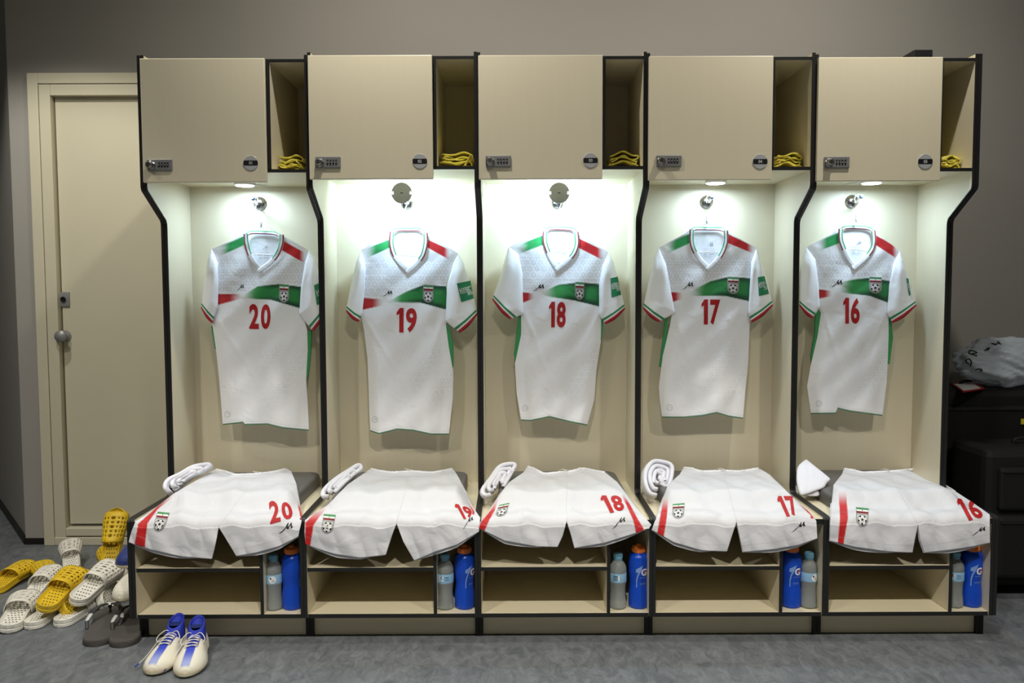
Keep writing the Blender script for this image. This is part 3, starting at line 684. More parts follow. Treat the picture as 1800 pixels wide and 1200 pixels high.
    pyd('torso_back', aty(P[..., 0], P[..., 1], yb).reshape(-1, 3), grid_faces(nu2, nv2), M['print'], t, True, col=cb)
    def back_surf(px, py, off=0): 
        l, r = Lx(py), Rx(py); u = np.clip((px-l)/(r-l), 0, 1)
        return aty(px, py, YM+.022*(1-np.abs(2*u-1)**3)-off-.001)
    # neck print
    nc = (d['back'][0][0]+d['back'][-1][0])/2; ny = d['back'][2][1]
    lp = [(V_, F_, 0, 0) for V_, F_, _, _ in LOGO]
    decal('neck_mark', lp, M['greyp'], quadmap((nc-4, ny+26), (nc+8, ny+26), (nc+8, ny+34), (nc-4, ny+34)), back_surf, t)
    for k, (w2, hh) in enumerate(((9, 1.3), (10, 1.8), (8, 1.8))):
        yy = ny+38+k*4.6
        decal('neck_print', text_polys(['MADE FOR PLAYERS', 'DRY FABRIC', 'L 100'][k] if False else ['IIIII IIII', 'III IIII', 'II III'][k], .01), M['greyp'], quadmap((nc-w2, yy), (nc+w2, yy), (nc+w2, yy+hh), (nc-w2, yy+hh)), back_surf, t)
    # collar
    nL, nR = d['neck'][0], d['neck'][-1]; vb = d['neck'][3]; jL, jR = d['neck'][2], d['neck'][4]
    def ribbon(path, half, n, colf, yf, name):
        Q = np.array(catmull(path, n)); tn = np.gradient(Q, axis=0); tn /= np.linalg.norm(tn, axis=1)[:, None]; nm = np.stack([tn[:, 1], -tn[:, 0]], -1)
        na = 13; s_ = np.linspace(-1, 1, na); PP = Q[:, None]+nm[:, None]*s_[None, :, None]*half
        tt = np.linspace(0, 1, n+1)[:, None]+0*s_[None]; ss = s_[None]+0*tt
        cc = np.ones((n+1, na, 4)); cc[..., :3] = colf(tt, ss)
        yy = yf(PP[..., 0], PP[..., 1], tt)-.0022*(1-ss**4)
        V_ = aty(PP[..., 0], PP[..., 1], yy)
        pyd(name, V_.reshape(-1, 3), grid_faces(na, n+1), M['print'], t, True, col=cc.reshape(-1, 4))
    GRN, RED_, WH = np.array(lin((46, 140, 84))), np.array(lin((150, 20, 34))), np.array(lin((238, 238, 242)))
    def band(ss, kk):     # ss: -1 outer .. 1 inner
        o_ = np.broadcast_to(WH, ss.shape+(3,)).copy(); 
        o_[(ss < -.35)] = RED_; o_[ss > .35] = GRN; o_[(ss > .88)] = WH; o_[(ss < -.92)] = WH
        o_[kk] = WH; return o_
    def yfr(a, b_, tt): return front_y(a, b_, .003)
    sgn = 1
    # left half: from V bottom up to the neck point (normal points right = inner)
    ribbon([vb, ((vb[0]+jL[0])/2-1, (vb[1]+jL[1])/2+2), (jL[0]+1, jL[1]+1), d['neck'][1], (nL[0]+2, nL[1]-2)], 4.3, 60, lambda tt, ss: band(-ss if False else -ss, tt < .46), yfr, 'collar')
    ribbon([(vb[0]-3, vb[1]+2.5), vb, ((vb[0]+jR[0])/2+1, (vb[1]+jR[1])/2+2), (jR[0]-1, jR[1]+1), d['neck'][5], (nR[0]-2, nR[1]-2)], 4.3, 60, lambda tt, ss: band(ss, tt < .50), lambda a, b_, tt: front_y(a, b_, .0045), 'collar')
    bk = d['back']
    def bcol(tt, ss):
        o_ = np.broadcast_to(WH, ss.shape+(3,)).copy(); o_[ss < -.45] = GRN; o_[ss > .35] = RED_; o_[ss > .85] = WH; return o_
    ribbon([(bk[0][0]+1, bk[0][1]+2), (bk[1][0], bk[1][1]+2), (bk[2][0], bk[2][1]+3), (bk[3][0], bk[3][1]+2), (bk[4][0]-1, bk[4][1]+2)], 3.2, 40, lambda tt, ss: bcol(tt, -ss), lambda a, b_, tt: YM+.016-.030*np.abs(2*tt-1)**3, 'back_collar')
    # sleeves
    for side, key in ((-1, 'slL'), (1, 'slR')):
        O, I = d[key]; Lp, Rp = (O, I) if side < 0 else (I, O)
        I = [I[0]]+[(a-side*3.0, b_) for a, b_ in I[1:-1]]+[I[-1]]; Lp, Rp = (O, I) if side < 0 else (I, O)
        cu0, cu1 = Lp[-1], Rp[-1]
        nu3, nv3 = 33, 61
        mid = ((cu0[0]+cu1[0])/2, (cu0[1]+cu1[1])/2+1.5)
        Bf = lambda u: poly_atx([cu0, mid, cu1], u)
        Tp = [Lp[0], (Lp[0][0]+.2, Lp[0][1]), (Rp[0][0]+.4, Rp[0][1])]
        P = coons(lambda v: poly_at(Lp, v), lambda v: poly_at(Rp, v), lambda u: poly_atx([Lp[0], (Rp[0][0]+.3, Rp[0][1])], u), Bf, nu3, nv3)
        U = np.linspace(0, 1, nu3)[None]; Vv = np.linspace(0, 1, nv3)[:, None]
        bul = .021*np.sqrt(np.clip(1-(2*U-1)**2, 0, 1))*sm(-.05, .35, Vv)
        fo = .0028*np.sin(U*8+Vv*5+ph)*sm(0, .2, U)*sm(1, .8, U)*sm(.1, .4, Vv)
        vv = Vv+0*U; cs = np.ones((nv3, nu3, 4)); cc = np.broadcast_to(WHT, (nv3, nu3, 3)).copy()
        cs[..., :3] = cc
        body_rows = int(nv3*.925)
        ysl = YM-.006-bul-fo-.006*Vv
        Vs = aty(P[..., 0], P[..., 1], ysl)
        pyd('sleeve', Vs[:body_rows].reshape(-1, 3), grid_faces(nu3, body_rows), M['print'], t, True, col=cs[:body_rows].reshape(-1, 4))
        # cuff with green, white and red bands
        cuv = np.linspace(0, 1, 13); Pc = P[body_rows-1][None]+(P[-1]-P[body_rows-1])[None]*cuv[:, None, None]; yc = ysl[body_rows-1][None]+(ysl[-1]-ysl[body_rows-1])[None]*cuv[:, None]-.0008
        ccf = np.ones((13, nu3, 4)); z_ = cuv[:, None]+0*U; cc = np.where((z_ < .36)[..., None], GRN, np.where((z_ < .64)[..., None], WH, np.array(lin((172, 24, 34)))))
        ccf[..., :3] = cc
        pyd('cuff', aty(Pc[..., 0], Pc[..., 1], yc).reshape(-1, 3), grid_faces(nu3, 13), M['print'], t, True, col=ccf.reshape(-1, 4))
        # far side of the sleeve, a little longer, showing its cuff from inside
        yb_ = YM-.006+.020*np.sqrt(np.clip(1-(2*U-1)**2, 0, 1))*sm(-.05, .35, Vv)-.006*Vv
        Pb = P.copy(); Pb[..., 1] += (Vv*3.0*np.sin(PI*U))
        cbk = np.ones((nv3, nu3, 4)); cbk[..., :3] = np.where((vv > .955)[..., None], np.array(lin((172, 24, 34))), np.where((vv > .90)[..., None], WH, WHT))
        pyd('sleeve_back', aty(Pb[..., 0], Pb[..., 1], yb_).reshape(-1, 3), grid_faces(nu3, nv3), M['print'], t, True, col=cbk.reshape(-1, 4))
        if side > 0:
            pq = d['patch']
            def sl_surf(a, b_, off=0, P=P, ysl=ysl):
                ia = np.array([np.argmin((P[..., 0]-x_)**2+(P[..., 1]-y_)**2) for x_, y_ in zip(np.ravel(a), np.ravel(b_))])
                return aty(np.ravel(a), np.ravel(b_), ysl.ravel()[ia]-off-.0012)
            sq = [(0, 0), (1, 0), (1, 1), (0, 1)]
            V1, F1 = tri_poly(sq); pol = [(V1, F1, 0, 0)]
            for s_, (bx0, bx1, by0, by1) in (('LIVING', (.08, .96, .60, .72)), ('FOOTBALL', (.08, .98, .47, .60)), ('FIFA', (.62, 1.0, .24, .40))):
                for V_, F_, _, _ in text_polys(s_, .02): pol.append((V_*[bx1-bx0, by1-by0]+[bx0, by0], F_, 1, 1))
            V_, F_ = tri_poly([(.08, .42), (.97, .42), (.97, .445), (.08, .445)]); pol.append((V_, F_, 1, 1))
            decal('sleeve_patch', pol, [M['patchg'], M['white']], quadmap(pq[0], pq[1], pq[2], pq[3]), sl_surf, t, 4)
    for gp in d['gus']:
        V_, F_ = tri_poly(gp)
        nn = len(gp); MBg = MB(); a = aty([p_[0] for p_ in gp], [p_[1] for p_ in gp], YM+.002); b2 = a+np.array([0, .012, 0])
        MBg.add(list(a)+list(b2), [tuple(f_) for f_ in F_]+[tuple(i_+nn for i_ in f_[::-1]) for f_ in F_]+[(k, (k+1) % nn, (k+1) % nn+nn, k+nn) for k in range(nn)])
        MBg.build('side_gusset', M['greenf'], t)
    # prints
    x0, y0, x1, y1 = d['n']
    decal('shirt_number', number_polys(d['num']), M['red'], quadmap((x0, y0), (x1, y0+.5), (x1-1, y1+.5), (x0, y1)), shirt_surf, t)
    x0, y0, x1, y1 = d['lg']; decal('maker_mark', LOGO, M['ink'], quadmap((x0, y0), (x1, y0), (x1, y1), (x0, y1)), shirt_surf, t)
    x0, y0, x1, y1 = d['cr']; decal('crest', CREST, [M[k] for k in CRM], quadmap((x0, y0), (x1, y0+1), (x1-.5, y1), (x0-.5, y1-1)), shirt_surf, t, 3, .0015, .00035)
    bx, by = d['bd']
    ring = [(bx+5.2*math.cos(2*PI*k/28), by+5.2*math.sin(2*PI*k/28)) for k in range(28)]; rin = [(bx+4.6*math.cos(2*PI*k/28), by+4.6*math.sin(2*PI*k/28)) for k in range(28)]
    Vr = np.array(ring+rin); Fr = [[k, (k+1) % 28, 28+(k+1) % 28] for k in range(28)]+[[k, 28+(k+1) % 28, 28+k] for k in range(28)]
    decal('hem_badge', [(Vr, Fr, 0, 0)]+[(V_*[6, 2.6]+[bx-3, by-1.2], [f_ for f_ in F_], 0, 0) for V_, F_, _, _ in [(v_*[1, -1]+[0, 1], f_, a_, b_) for v_, f_, a_, b_ in LOGO]], M['greyp'], lambda V_: V_, shirt_surf, t)
    # hanger
    hx = HOOKX[i]; nk = aty((d['back'][1][0]+d['back'][3][0])/2-2, d['back'][2][1]-6, YM)
    ht = thing('clothes_hanger', 'clear hanger of shirt %s on the %s coat hook' % (d['num'], ['leftmost', 'second', 'middle', 'fourth', 'rightmost'][i]), 'hanger', tuple(nk), 'shirt hangers')
    hz = 1.595
    hp_ = [(hx-.016, YM+.012, hz-.012), (hx-.018, YM+.012, hz+.008), (hx-.004, YM+.012, hz+.0205), (hx+.012, YM+.012, hz+.013), (hx+.010, YM+.010, hz-.012), (hx+.004, YM+.006, hz-.035), (nk[0], YM+.002, nk[2]+.02), tuple(nk)]
    MB().tube(catmull(hp_, 40), .0013, 8).build('hook_wire', M['clear'], ht, smooth=True)
    coil = [(nk[0]+.0035*math.cos(a), nk[1]+.0035*math.sin(a), nk[2]+.004+a*.0008) for a in np.linspace(0, 2*PI*5, 80)]
    MB().tube(coil, .0008, 6).build('twisted_neck', M['steel'], ht, smooth=True)
    sl_, sr_ = aty(d['shL'][0]+9, d['shL'][1]+8, YM), aty(d['shR'][0]-9, d['shR'][1]+8, YM)
    lo = aty(nc, d['neck'][2][1]+3, YM)[2]
    arms = [tuple(sl_-np.array([0, 0, .012])), tuple(sl_), (nk[0]-.05, YM, nk[2]-.010), (nk[0]-.008, YM, nk[2]-.002), (nk[0], YM, nk[2]+.012), (nk[0]+.008, YM, nk[2]-.002), (nk[0]+.05, YM, nk[2]-.010), tuple(sr_), tuple(sr_-np.array([0, 0, .012]))]
    MB().tube(catmull(arms, 50), .0016, 8).tube([(sl_[0], YM, min(lo, sl_[2]-.006)), (nk[0], YM+.001, lo), (sr_[0], YM, min(lo, sr_[2]-.006))], .0018, 8).build('shoulder_bar', M['clear'], ht, smooth=True)
# ------------------------------------------------------------------ shorts laid over the cushions and hanging over the seat edge
def make_drape(i):
    xa, xb = XD[i]+.060, XD[i+1]-.054
    ph = i*2.3+.7
    def zs(x, y):
        inside = sm(xa-.035, xa+.035, x)*sm(xb+.035, xb-.035, x)
        z = .4565+.050*inside*sm(-.53, -.44, y)+.0035*inside
        z = z+.0040*np.sin(x*38+ph+y*9)*sm(-.06, -.3, y)+.0024*np.sin(x*17-y*31+ph)+.0022*np.sin(x*71+y*22+ph*2)
        ed = np.clip((-.565-y)/.040, 0, 1); z = z-.0125*(1-np.sqrt(np.clip(1-ed**2, 0, 1)))*3.6
        return z
    YF = -.604
    def surf(px, py, off=0):
        px = np.asarray(px, float); py = np.asarray(py, float); d = ray(px, py); ky = d[..., 1]
        def at(y): k = (y-CAM[1])/ky; return CAM+d*k[..., None]
        y0 = np.full(px.shape, YF); z_front = at(y0)[..., 2]
        # march backwards from the front plane until the ray drops under the cloth
        lo = np.full(px.shape, YF); hi = np.full(px.shape, -.012); found = np.zeros(px.shape, bool)
        N = 70; ys = np.linspace(YF, -.012, N)
        prev = np.full(px.shape, YF); res_lo = lo.copy(); res_hi = hi.copy()
        for k in range(N):
            P = at(np.full(px.shape, ys[k])); under = (P[..., 2] <= zs(P[..., 0], ys[k])) & ~found
            res_lo = np.where(under, ys[max(k-1, 0)], res_lo); res_hi = np.where(under, ys[k], res_hi); found |= under
        for _ in range(14):
            m_ = (res_lo+res_hi)/2; P = at(m_); u = P[..., 2] <= zs(P[..., 0], m_)
            res_hi = np.where(u, m_, res_hi); res_lo = np.where(u, res_lo, m_)
        y = np.where(found, (res_lo+res_hi)/2, -.014)
        for lim, sg in ((XD[i+1]+(.018 if i == 4 else .03), 1), (XD[i]-(.02 if i == 0 else .03), -1)):
            P = at(y); out = (P[..., 0]-lim)*sg > 0
            yl = CAM[1]+ky*((lim-CAM[0])/np.where(np.abs(d[..., 0]) < 1e-4, 1e-4, d[..., 0]))
            y = np.where(out, np.maximum(yl, YF), y)
        hang = y <= YF+.0005
        P = at(y)
        fz = (.0062*np.sin(P[..., 0]*36+ph)+.003*np.sin(P[..., 0]*64+P[..., 2]*40+ph))*sm(.44, .36, P[..., 2])+.004*sm(.44, .33, P[..., 2])
        y = np.where(hang, YF-np.abs(fz)*1.0-.001, y)
        P = at(y)
        return P+np.where(hang[..., None], np.array([0, -1., 0]), np.array([0, -.35, .93]))*off
    return surf
SHO = [
 dict(num='20', W=[(380, 823), (395, 826), (415, 832), (455, 830), (480, 827), (502, 822)], wm=455,
  L=[(380, 823), (343, 845), (304, 868), (281, 886), (258, 903), (238, 916), (231, 934), (226, 953)], R=[(502, 822), (512, 828), (521, 850), (527, 881), (530, 900), (530, 915), (524, 943)],
  HL=[(226, 953), (265, 966), (320, 978), (372, 982)], IL=[(384, 926), (381, 945), (372, 982)], IR=[(384, 926), (396, 945), (415, 977)], HR=[(415, 977), (450, 971), (490, 960), (524, 943)],
  n=[(472, 880), (510, 883.5), (517, 910), (475, 922)], lg=[(490, 920), (515, 918), (515, 935), (489, 938)], cr=[(277, 899), (299, 901), (287, 935), (267, 932)],
  so=[(300, 868), (268, 898), (243, 920), (237, 953)], si=[(309, 869), (276.6, 895), (259, 920), (255, 955)], ro=[(524, 878), (532, 907)], ri=[(522, 880), (528, 908)]),
 dict(num='19', W=[(653, 822), (665, 825), (690, 828), (722, 826), (760, 828), (795, 822)], wm=722,
  L=[(653, 822), (639, 832), (611, 851), (575, 888), (552, 902), (536, 914), (535, 935), (537, 956)], R=[(795, 822), (803, 833), (820, 864), (832, 892), (844, 909), (842, 934)],
  HL=[(537, 956), (560, 965), (591, 974), (633, 980), (678, 975)], IL=[(697, 920), (689, 940), (678, 975)], IR=[(697, 920), (709, 952), (728, 985)], HR=[(728, 985), (766, 969), (803, 957), (842, 934)],
  n=[(796, 884), (827, 893), (832, 908), (813, 914)], lg=[(814, 911), (832, 908), (832, 918), (813, 931)], cr=[(569, 903), (591, 905), (584, 939), (563, 936)],
  so=[(574, 889), (553, 902), (537, 918), (536, 956)], si=[(577, 890), (562.5, 906), (551, 923), (545.5, 958)], ro=[(822, 880), (834, 898)], ri=[(820, 881), (830, 898)]),
 dict(num='18', W=[(928, 818), (940, 822), (957, 830), (989, 827), (1003, 826), (1025, 821), (1045, 825), (1062, 828)], wm=996,
  L=[(928, 818), (920, 830), (895, 847), (877, 869), (861, 895), (843, 919), (842, 928)], R=[(1062, 828), (1085, 847), (1102, 868), (1118, 891), (1136, 912), (1145, 922), (1141, 928)],
  HL=[(842, 928), (887, 950), (943, 960), (980, 961)], IL=[(996, 916), (989, 942), (980, 961)], IR=[(996, 916), (1003, 937), (1010, 963)], HR=[(1010, 963), (1062, 954), (1113, 938), (1141, 928)],
  n=[(1052, 871), (1090.6, 871), (1099, 896), (1069, 903)], lg=[(1078, 910), (1100, 909), (1099, 922), (1075, 930)], cr=[(877, 888), (896, 883.5), (889, 907), (869, 909)],
  so=[(873, 874), (865, 893), (845, 918), (841, 928)], si=[(876, 875), (870, 896), (860, 914), (852, 932)], ro=[(1095, 867), (1109, 889), (1120, 910), (1131, 928)], ri=[(1092, 868), (1101, 887), (1113, 914), (1118, 936)]),
 dict(num='17', W=[(1202, 820), (1215, 821), (1233, 826), (1274, 825), (1300, 826), (1332, 821)], wm=1272,
  L=[(1202, 820), (1195, 833), (1174, 852), (1163, 880), (1153, 912), (1146, 931)], R=[(1332, 821), (1355, 835), (1389, 869), (1420, 897), (1435, 915), (1437, 946)],
  HL=[(1146, 931), (1185, 953), (1233, 967), (1278, 969)], IL=[(1295, 917), (1288, 937), (1278, 969)], IR=[(1295, 917), (1301, 945), (1306, 970)], HR=[(1306, 970), (1361, 965), (1403, 958), (1437, 946)],
  n=[(1363, 872), (1393, 872), (1407, 905), (1379, 909)], lg=[(1393, 919), (1416, 917), (1415, 928), (1390, 936)], cr=[(1182, 886), (1204, 884), (1202, 912), (1181, 911)],
  so=[(1167, 872), (1161, 905), (1155.4, 936)], si=[(1175, 871), (1172, 910), (1167, 941)], ro=[(1403, 882), (1430, 904)], ri=[(1401, 884), (1425, 905)]),
 dict(num='16', W=[(1484, 822), (1500, 824), (1517, 828), (1566, 826), (1590, 824), (1608, 822)], wm=1560,
  L=[(1484, 822), (1480, 833), (1465, 852), (1461, 889), (1459, 950)], R=[(1608, 822), (1625, 830), (1673, 859), (1710, 883), (1740, 904), (1740, 954)],
  HL=[(1459, 950), (1503, 961), (1560, 969), (1604, 971)], IL=[(1614, 922), (1609, 945), (1604, 971)], IR=[(1614, 922), (1617, 948), (1625, 971)], HR=[(1625, 971), (1673, 966), (1706, 961), (1740, 954)],
  n=[(1678, 875), (1712, 881), (1731, 909), (1699, 917)], lg=[(1709, 927), (1733, 925), (1731, 936), (1707, 942)], cr=[(1504, 891), (1527.5, 893.5), (1526, 926), (1505, 924.6)],
  so=[(1474, 862), (1476.5, 909), (1473, 952)], si=[(1487, 862), (1490.6, 909), (1483, 953)], ro=[], ri=[]),
]
C_SH = np.array(lin((220, 221, 226)))
for i, d in enumerate(SHO):
    surf = make_drape(i)
    c0 = surf(np.array([d['wm']*1.0]), np.array([880.]))[0]
    t = thing('football_shorts', 'white shorts numbered %s under the shirt %s, %s' % (d['num'], d['num'], ['at the left end by the slides', 'right hem overlapping the locker divider', 'with the shortest drop over the bench front', 'blue bottle left of the clear one', 'with the straight vertical red stripe'][i]), 'shorts', tuple(c0), 'folded white shorts on the benches')
    wm = (d['wm'], float(np.interp(d['wm'], [p[0] for p in d['W']], [p[1] for p in d['W']])))
    def paint(px, py, v, hemy):
        c = np.broadcast_to(C_SH, px.shape+(3,)).copy()
        def stripe(c, so, si, colr, f0, f1):
            if not so: return c
            a = np.interp(py, [p[1] for p in so], [p[0] for p in so]); b_ = np.interp(py, [p[1] for p in si], [p[0] for p in si])
            lo, hi = np.minimum(a, b_), np.maximum(a, b_)
            m_ = sm(-.7, .5, px-lo)*sm(-.7, .5, hi-px)*sm(f0, f1, py)*(py < max(so[-1][1], si[-1][1])+6)
            return c*(1-m_[..., None])+np.array(colr)*m_[..., None]
        c = stripe(c, d['so'], d['si'], lin((196, 24, 26)), d['so'][0][1]-3, d['so'][0][1]+28)
        c = stripe(c, d['ro'], d['ri'], lin((196, 24, 30)), d['ro'][0][1]-2 if d['ro'] else 0, d['ro'][0][1]+18 if d['ro'] else 1)
        # hem stitching and waistband seam
        m_ = np.exp(-((v-.925)/.004)**2)*.30+np.exp(-((v-.07)/.006)**2)*.18
        return c*(1-m_[..., None])+np.array(lin((150, 150, 156)))*m_[..., None]
    nu, nv = 111, 131
    for (Lq, Rq, Tq, Bq, nm_) in ((d['L'], [wm]+[(d['wm']+(d['IL'][0][0]-d['wm'])*k, wm[1]+(d['IL'][0][1]-wm[1])*k) for k in (.33, .66)]+d['IL'], [p for p in d['W'] if p[0] < wm[0]-.5]+[wm], d['HL'], 'leg_left'),
                                ([wm]+[(d['wm']+(d['IR'][0][0]-d['wm'])*k, wm[1]+(d['IR'][0][1]-wm[1])*k) for k in (.33, .66)]+d['IR'], d['R'], [wm]+[p for p in d['W'] if p[0] > wm[0]+.5], d['HR'], 'leg_right')):
        P = coons(lambda v: poly_at(Lq, v), lambda v: poly_at(Rq, v), lambda u: poly_atx(Tq, u), lambda u: poly_atx(Bq, u), nu, nv)
        px, py = P[..., 0], P[..., 1]; v = np.linspace(0, 1, nv)[:, None]+0*px
        col = np.ones((nv, nu, 4)); col[..., :3] = paint(px, py, v, 0)
        V = surf(px, py, .0)
        o = pyd('leg_panel', V.reshape(-1, 3), grid_faces(nu, nv), M['shortsf'], t, True, col=col.reshape(-1, 4))
        md = o.modifiers.new('thick', 'SOLIDIFY'); md.thickness = .004; md.offset = -1
        # far layer of the leg, a touch longer at the hem
        sh = 1.0+.0*px; P2 = P[nv//2:, ::3].copy(); v2 = np.linspace(0, 1, P2.shape[0])[:, None]
        u2 = np.linspace(0, 1, P2.shape[1])[None]
        P2[..., 1] += v2*5.0*np.sin(PI*np.clip(u2*(1.2 if nm_ == 'leg_left' else 1), 0, 1)); V2 = surf(P2[..., 0], P2[..., 1], -.0)
        dirn = np.array([0, .009, -.004]); V2 = V2+dirn
        pyd('far_layer', V2.reshape(-1, 3), grid_faces(P2.shape[1], P2.shape[0]), M['shortsf'], t, True, col=np.tile([*C_SH, 1], (P2.shape[0]*P2.shape[1], 1)))
    # elastic waistband: gathered roll along the top
    Wp = catmull(d['W'], 60); wv = []
    for k, p in enumerate(Wp):
        q_ = surf(np.array([p[0]]), np.array([p[1]+2.5]))[0]; wv.append(q_+np.array([0, .0, .001*math.sin(k*1.9)]))
    MB().tube(wv, [.0065+.0012*math.sin(k*2.6+i) for k in range(len(wv))], 8, flat=.8).build('waistband', M['shortsf2'], t, smooth=True)
    q0 = surf(np.array([wm[0]-12.]), np.array([wm[1]+1.]))[0]; dsx = [q0+np.array([a, b_, c_]) for a, b_, c_ in ((0, 0, .003), (.008, -.01, .009), (.02, -.016, .008), (.03, -.008, .005), (.034, .0, .002))]
    MB().tube(catmull(dsx, 14), .0017, 6).build('drawstring', M['lace'], t, smooth=True)
    decal('shorts_number', number_polys(d['num']), M['red'], quadmap(*d['n']), surf, t, 3, .0012, .0004)
    decal('maker_mark', LOGO, M['ink'], quadmap(*d['lg']), surf, t, 3, .0018, .0004)
    decal('crest', CREST, [M[k] for k in CRM], quadmap(*d['cr']), surf, t, 2.0, .0012, .00045)

# ------------------------------------------------------------------ rolled socks beside each pair of shorts
def ribbon_roll(mb, path, wdir, width, thick, seg=10, m=0):
    """a thick soft strip following a path; wdir is the direction of its width"""
    P = np.array(catmull(path, 36)); tn = np.gradient(P, axis=0); tn /= np.linalg.norm(tn, axis=1)[:, None]; w = np.array(wdir, float); w /= np.linalg.norm(w)
    n = len(P); v = []
    for k in range(n):
        nrm_ = np.cross(tn[k], w); nrm_ /= np.linalg.norm(nrm_)
        wd = width*(1+.05*math.sin(k*.7)); 
        for j in range(14):
            a = 2*PI*j/14; ca, sa = math.cos(a), math.sin(a)
            ex = math.copysign(abs(ca)**.45, ca)*wd/2; ey = math.copysign(abs(sa)**.8, sa)*thick/2
            rib = .0006*math.sin(j*2.0)
            v.append(P[k]+w*ex+nrm_*(ey+rib))
    f = [(i_*14+j, i_*14+(j+1) % 14, (i_+1)*14+(j+1) % 14, (i_+1)*14+j) for i_ in range(n-1) for j in range(14)]+[tuple(range(14))[::-1], tuple((n-1)*14+j for j in range(14))]
    mb.add(v, f, m)
def PT(px, py, y): return aty(px, py, y)
slab = ['long folded white socks lying beside the shorts numbered 20', 'slim folded white socks lying beside the shorts numbered 19', 'fanned bundle of white socks beside the shorts numbered 18', 'loosely rolled white socks standing beside the shorts numbered 17', 'square folded white socks leaning beside the shorts numbered 16']
WD = (.25, -.45, .85)
specs = [
 # (outer loop points), (inner loop points), width
 ([(300, 868, -.40), (292, 858, -.40), (297, 845, -.36), (318, 834, -.30), (340, 821, -.22), (362, 817, -.17), (370, 819, -.16), (360, 826, -.18), (345, 832, -.22), (322, 848, -.30), (308, 862, -.36)],
  [(306, 858, -.36), (312, 846, -.32), (328, 838, -.27), (345, 828, -.20), (358, 823, -.17)], .045),
 ([(578, 874, -.41), (568, 872, -.42), (572, 860, -.38), (590, 843, -.30), (612, 828, -.22), (630, 818, -.16), (634, 824, -.16), (622, 834, -.20), (604, 850, -.30), (588, 866, -.37)],
  [(590, 858, -.33), (600, 846, -.28), (614, 836, -.22), (626, 826, -.17)], .04),
 ([(862, 871, -.40), (852, 872, -.42), (848, 862, -.39), (862, 842, -.30), (876, 822, -.20), (890, 817, -.17), (904, 818, -.16), (900, 828, -.18), (892, 842, -.24), (884, 856, -.32)],
  [(868, 860, -.34), (876, 842, -.27), (884, 828, -.20), (898, 824, -.17)], .05),
 ([(1152, 872, -.38), (1140, 868, -.38), (1133, 850, -.35), (1134, 828, -.27), (1146, 812, -.2), (1164, 813, -.18), (1178, 820, -.18), (1178, 838, -.22), (1172, 856, -.28), (1160, 850, -.28), (1162, 830, -.22), (1154, 822, -.2)],
  [(1146, 850, -.32), (1150, 832, -.26), (1160, 836, -.25), (1166, 846, -.27)], .05),
 ([(1412, 868, -.41), (1404, 858, -.38), (1401, 838, -.31), (1410, 822, -.22), (1424, 816, -.18), (1440, 828, -.22), (1452, 842, -.26), (1446, 854, -.32), (1430, 860, -.36)],
  [(1420, 858, -.35), (1420, 840, -.28), (1432, 836, -.25), (1442, 844, -.28)], .055),
]
def soft_slab(poly, y, tilt, thick, seed):
    # a folded cloth pad: rounded outline with a puffed face
    n = 44; Q = np.array(catmull(list(poly)+[poly[0]], n))[:-1]; c = Q.mean(0); mb_ = MB(); rows = []
    for s_, dy in ((.0, -thick*.5), (.45, -thick*.56), (.80, -thick*.50), (.94, -thick*.38), (1.0, -thick*.12), (1.0, thick*.12), (.94, thick*.38), (.80, thick*.5), (.0, thick*.5)):
        q_ = c+(Q-c)*s_; yy = y+dy+.0025*np.sin(q_[:, 0]*.35+seed)*s_+(c[1]-q_[:, 1])*tilt
        rows.append(aty(q_[:, 0], q_[:, 1], yy))
    v = np.concatenate(rows); m_ = len(Q)
    mb_.add(v, [(k*m_+j, k*m_+(j+1) % m_, (k+1)*m_+(j+1) % m_, (k+1)*m_+j) for k in range(len(rows)-1) for j in range(m_)])
    return mb_
for i, (outer, inner, w_) in enumerate(specs):
    mb = MB()
    if i == 4:
        a_ = soft_slab([(1417, 807), (1410, 812), (1402, 821), (1400, 838), (1401, 852), (1405, 866), (1411, 870), (1430, 864), (1448, 857), (1453, 850), (1459, 843), (1456, 838), (1440, 825), (1424, 812)], -.30, .0022, .022, 1)
        b_ = soft_slab([(1420, 812), (1408, 830), (1406, 850), (1412, 864), (1436, 858), (1452, 850), (1457, 842), (1450, 833), (1436, 822)], -.272, .0022, .020, 3)
        mb.v, mb.f, mb.m = a_.v, a_.f, a_.m; mb.add(b_.v, b_.f)
        c2_ = soft_slab([(1418, 858), (1416, 869), (1428, 872), (1440, 870), (1436, 858)], -.33, .002, .030, 5); mb.add(c2_.v, c2_.f)
        mb.v = [(a, b, max(c, ZS+.006)) for a, b, c in mb.v]
        o = mb.build('rolled_socks', M['sock'], None, smooth=True, origin=(mb.v[0][0], mb.v[0][1], ZS)); tag(o, slab[i], 'socks', 'rolled white socks'); continue
    def fix(P):
        out = []
        for a, b_, y in P:
            q_ = PT(a, b_, y); q_ = np.array(q_); out.append(q_)
        return out
    O = fix(outer); I = fix(inner)
    # keep everything above the seat
    zmin = min(q_[2] for q_ in O+I)
    for q_ in O+I: q_[2] = max(q_[2], ZS+.022)
    cen = sum(O)/len(O)
    for kk, (s_, dw) in enumerate(((1.0, 1.0), (.66, .97), (.36, .94))):
        ribbon_roll(mb, [cen+(q_-cen)*s_+np.array([0, -.002*kk, .0015*math.sin(7*s_+j)]) for j, q_ in enumerate(O)], (.1, -.75, .35), w_*dw, .017)
    ribbon_roll(mb, [q_+np.array([0, -.006, .002]) for q_ in I], (.1, -.75, .35), w_*.92, .015)
    c_ = O[0]
    o = mb.build('rolled_socks', M['sock'], None, smooth=True, origin=(c_[0], c_[1], ZS))
    tag(o, slab[i], 'socks', 'rolled white socks')

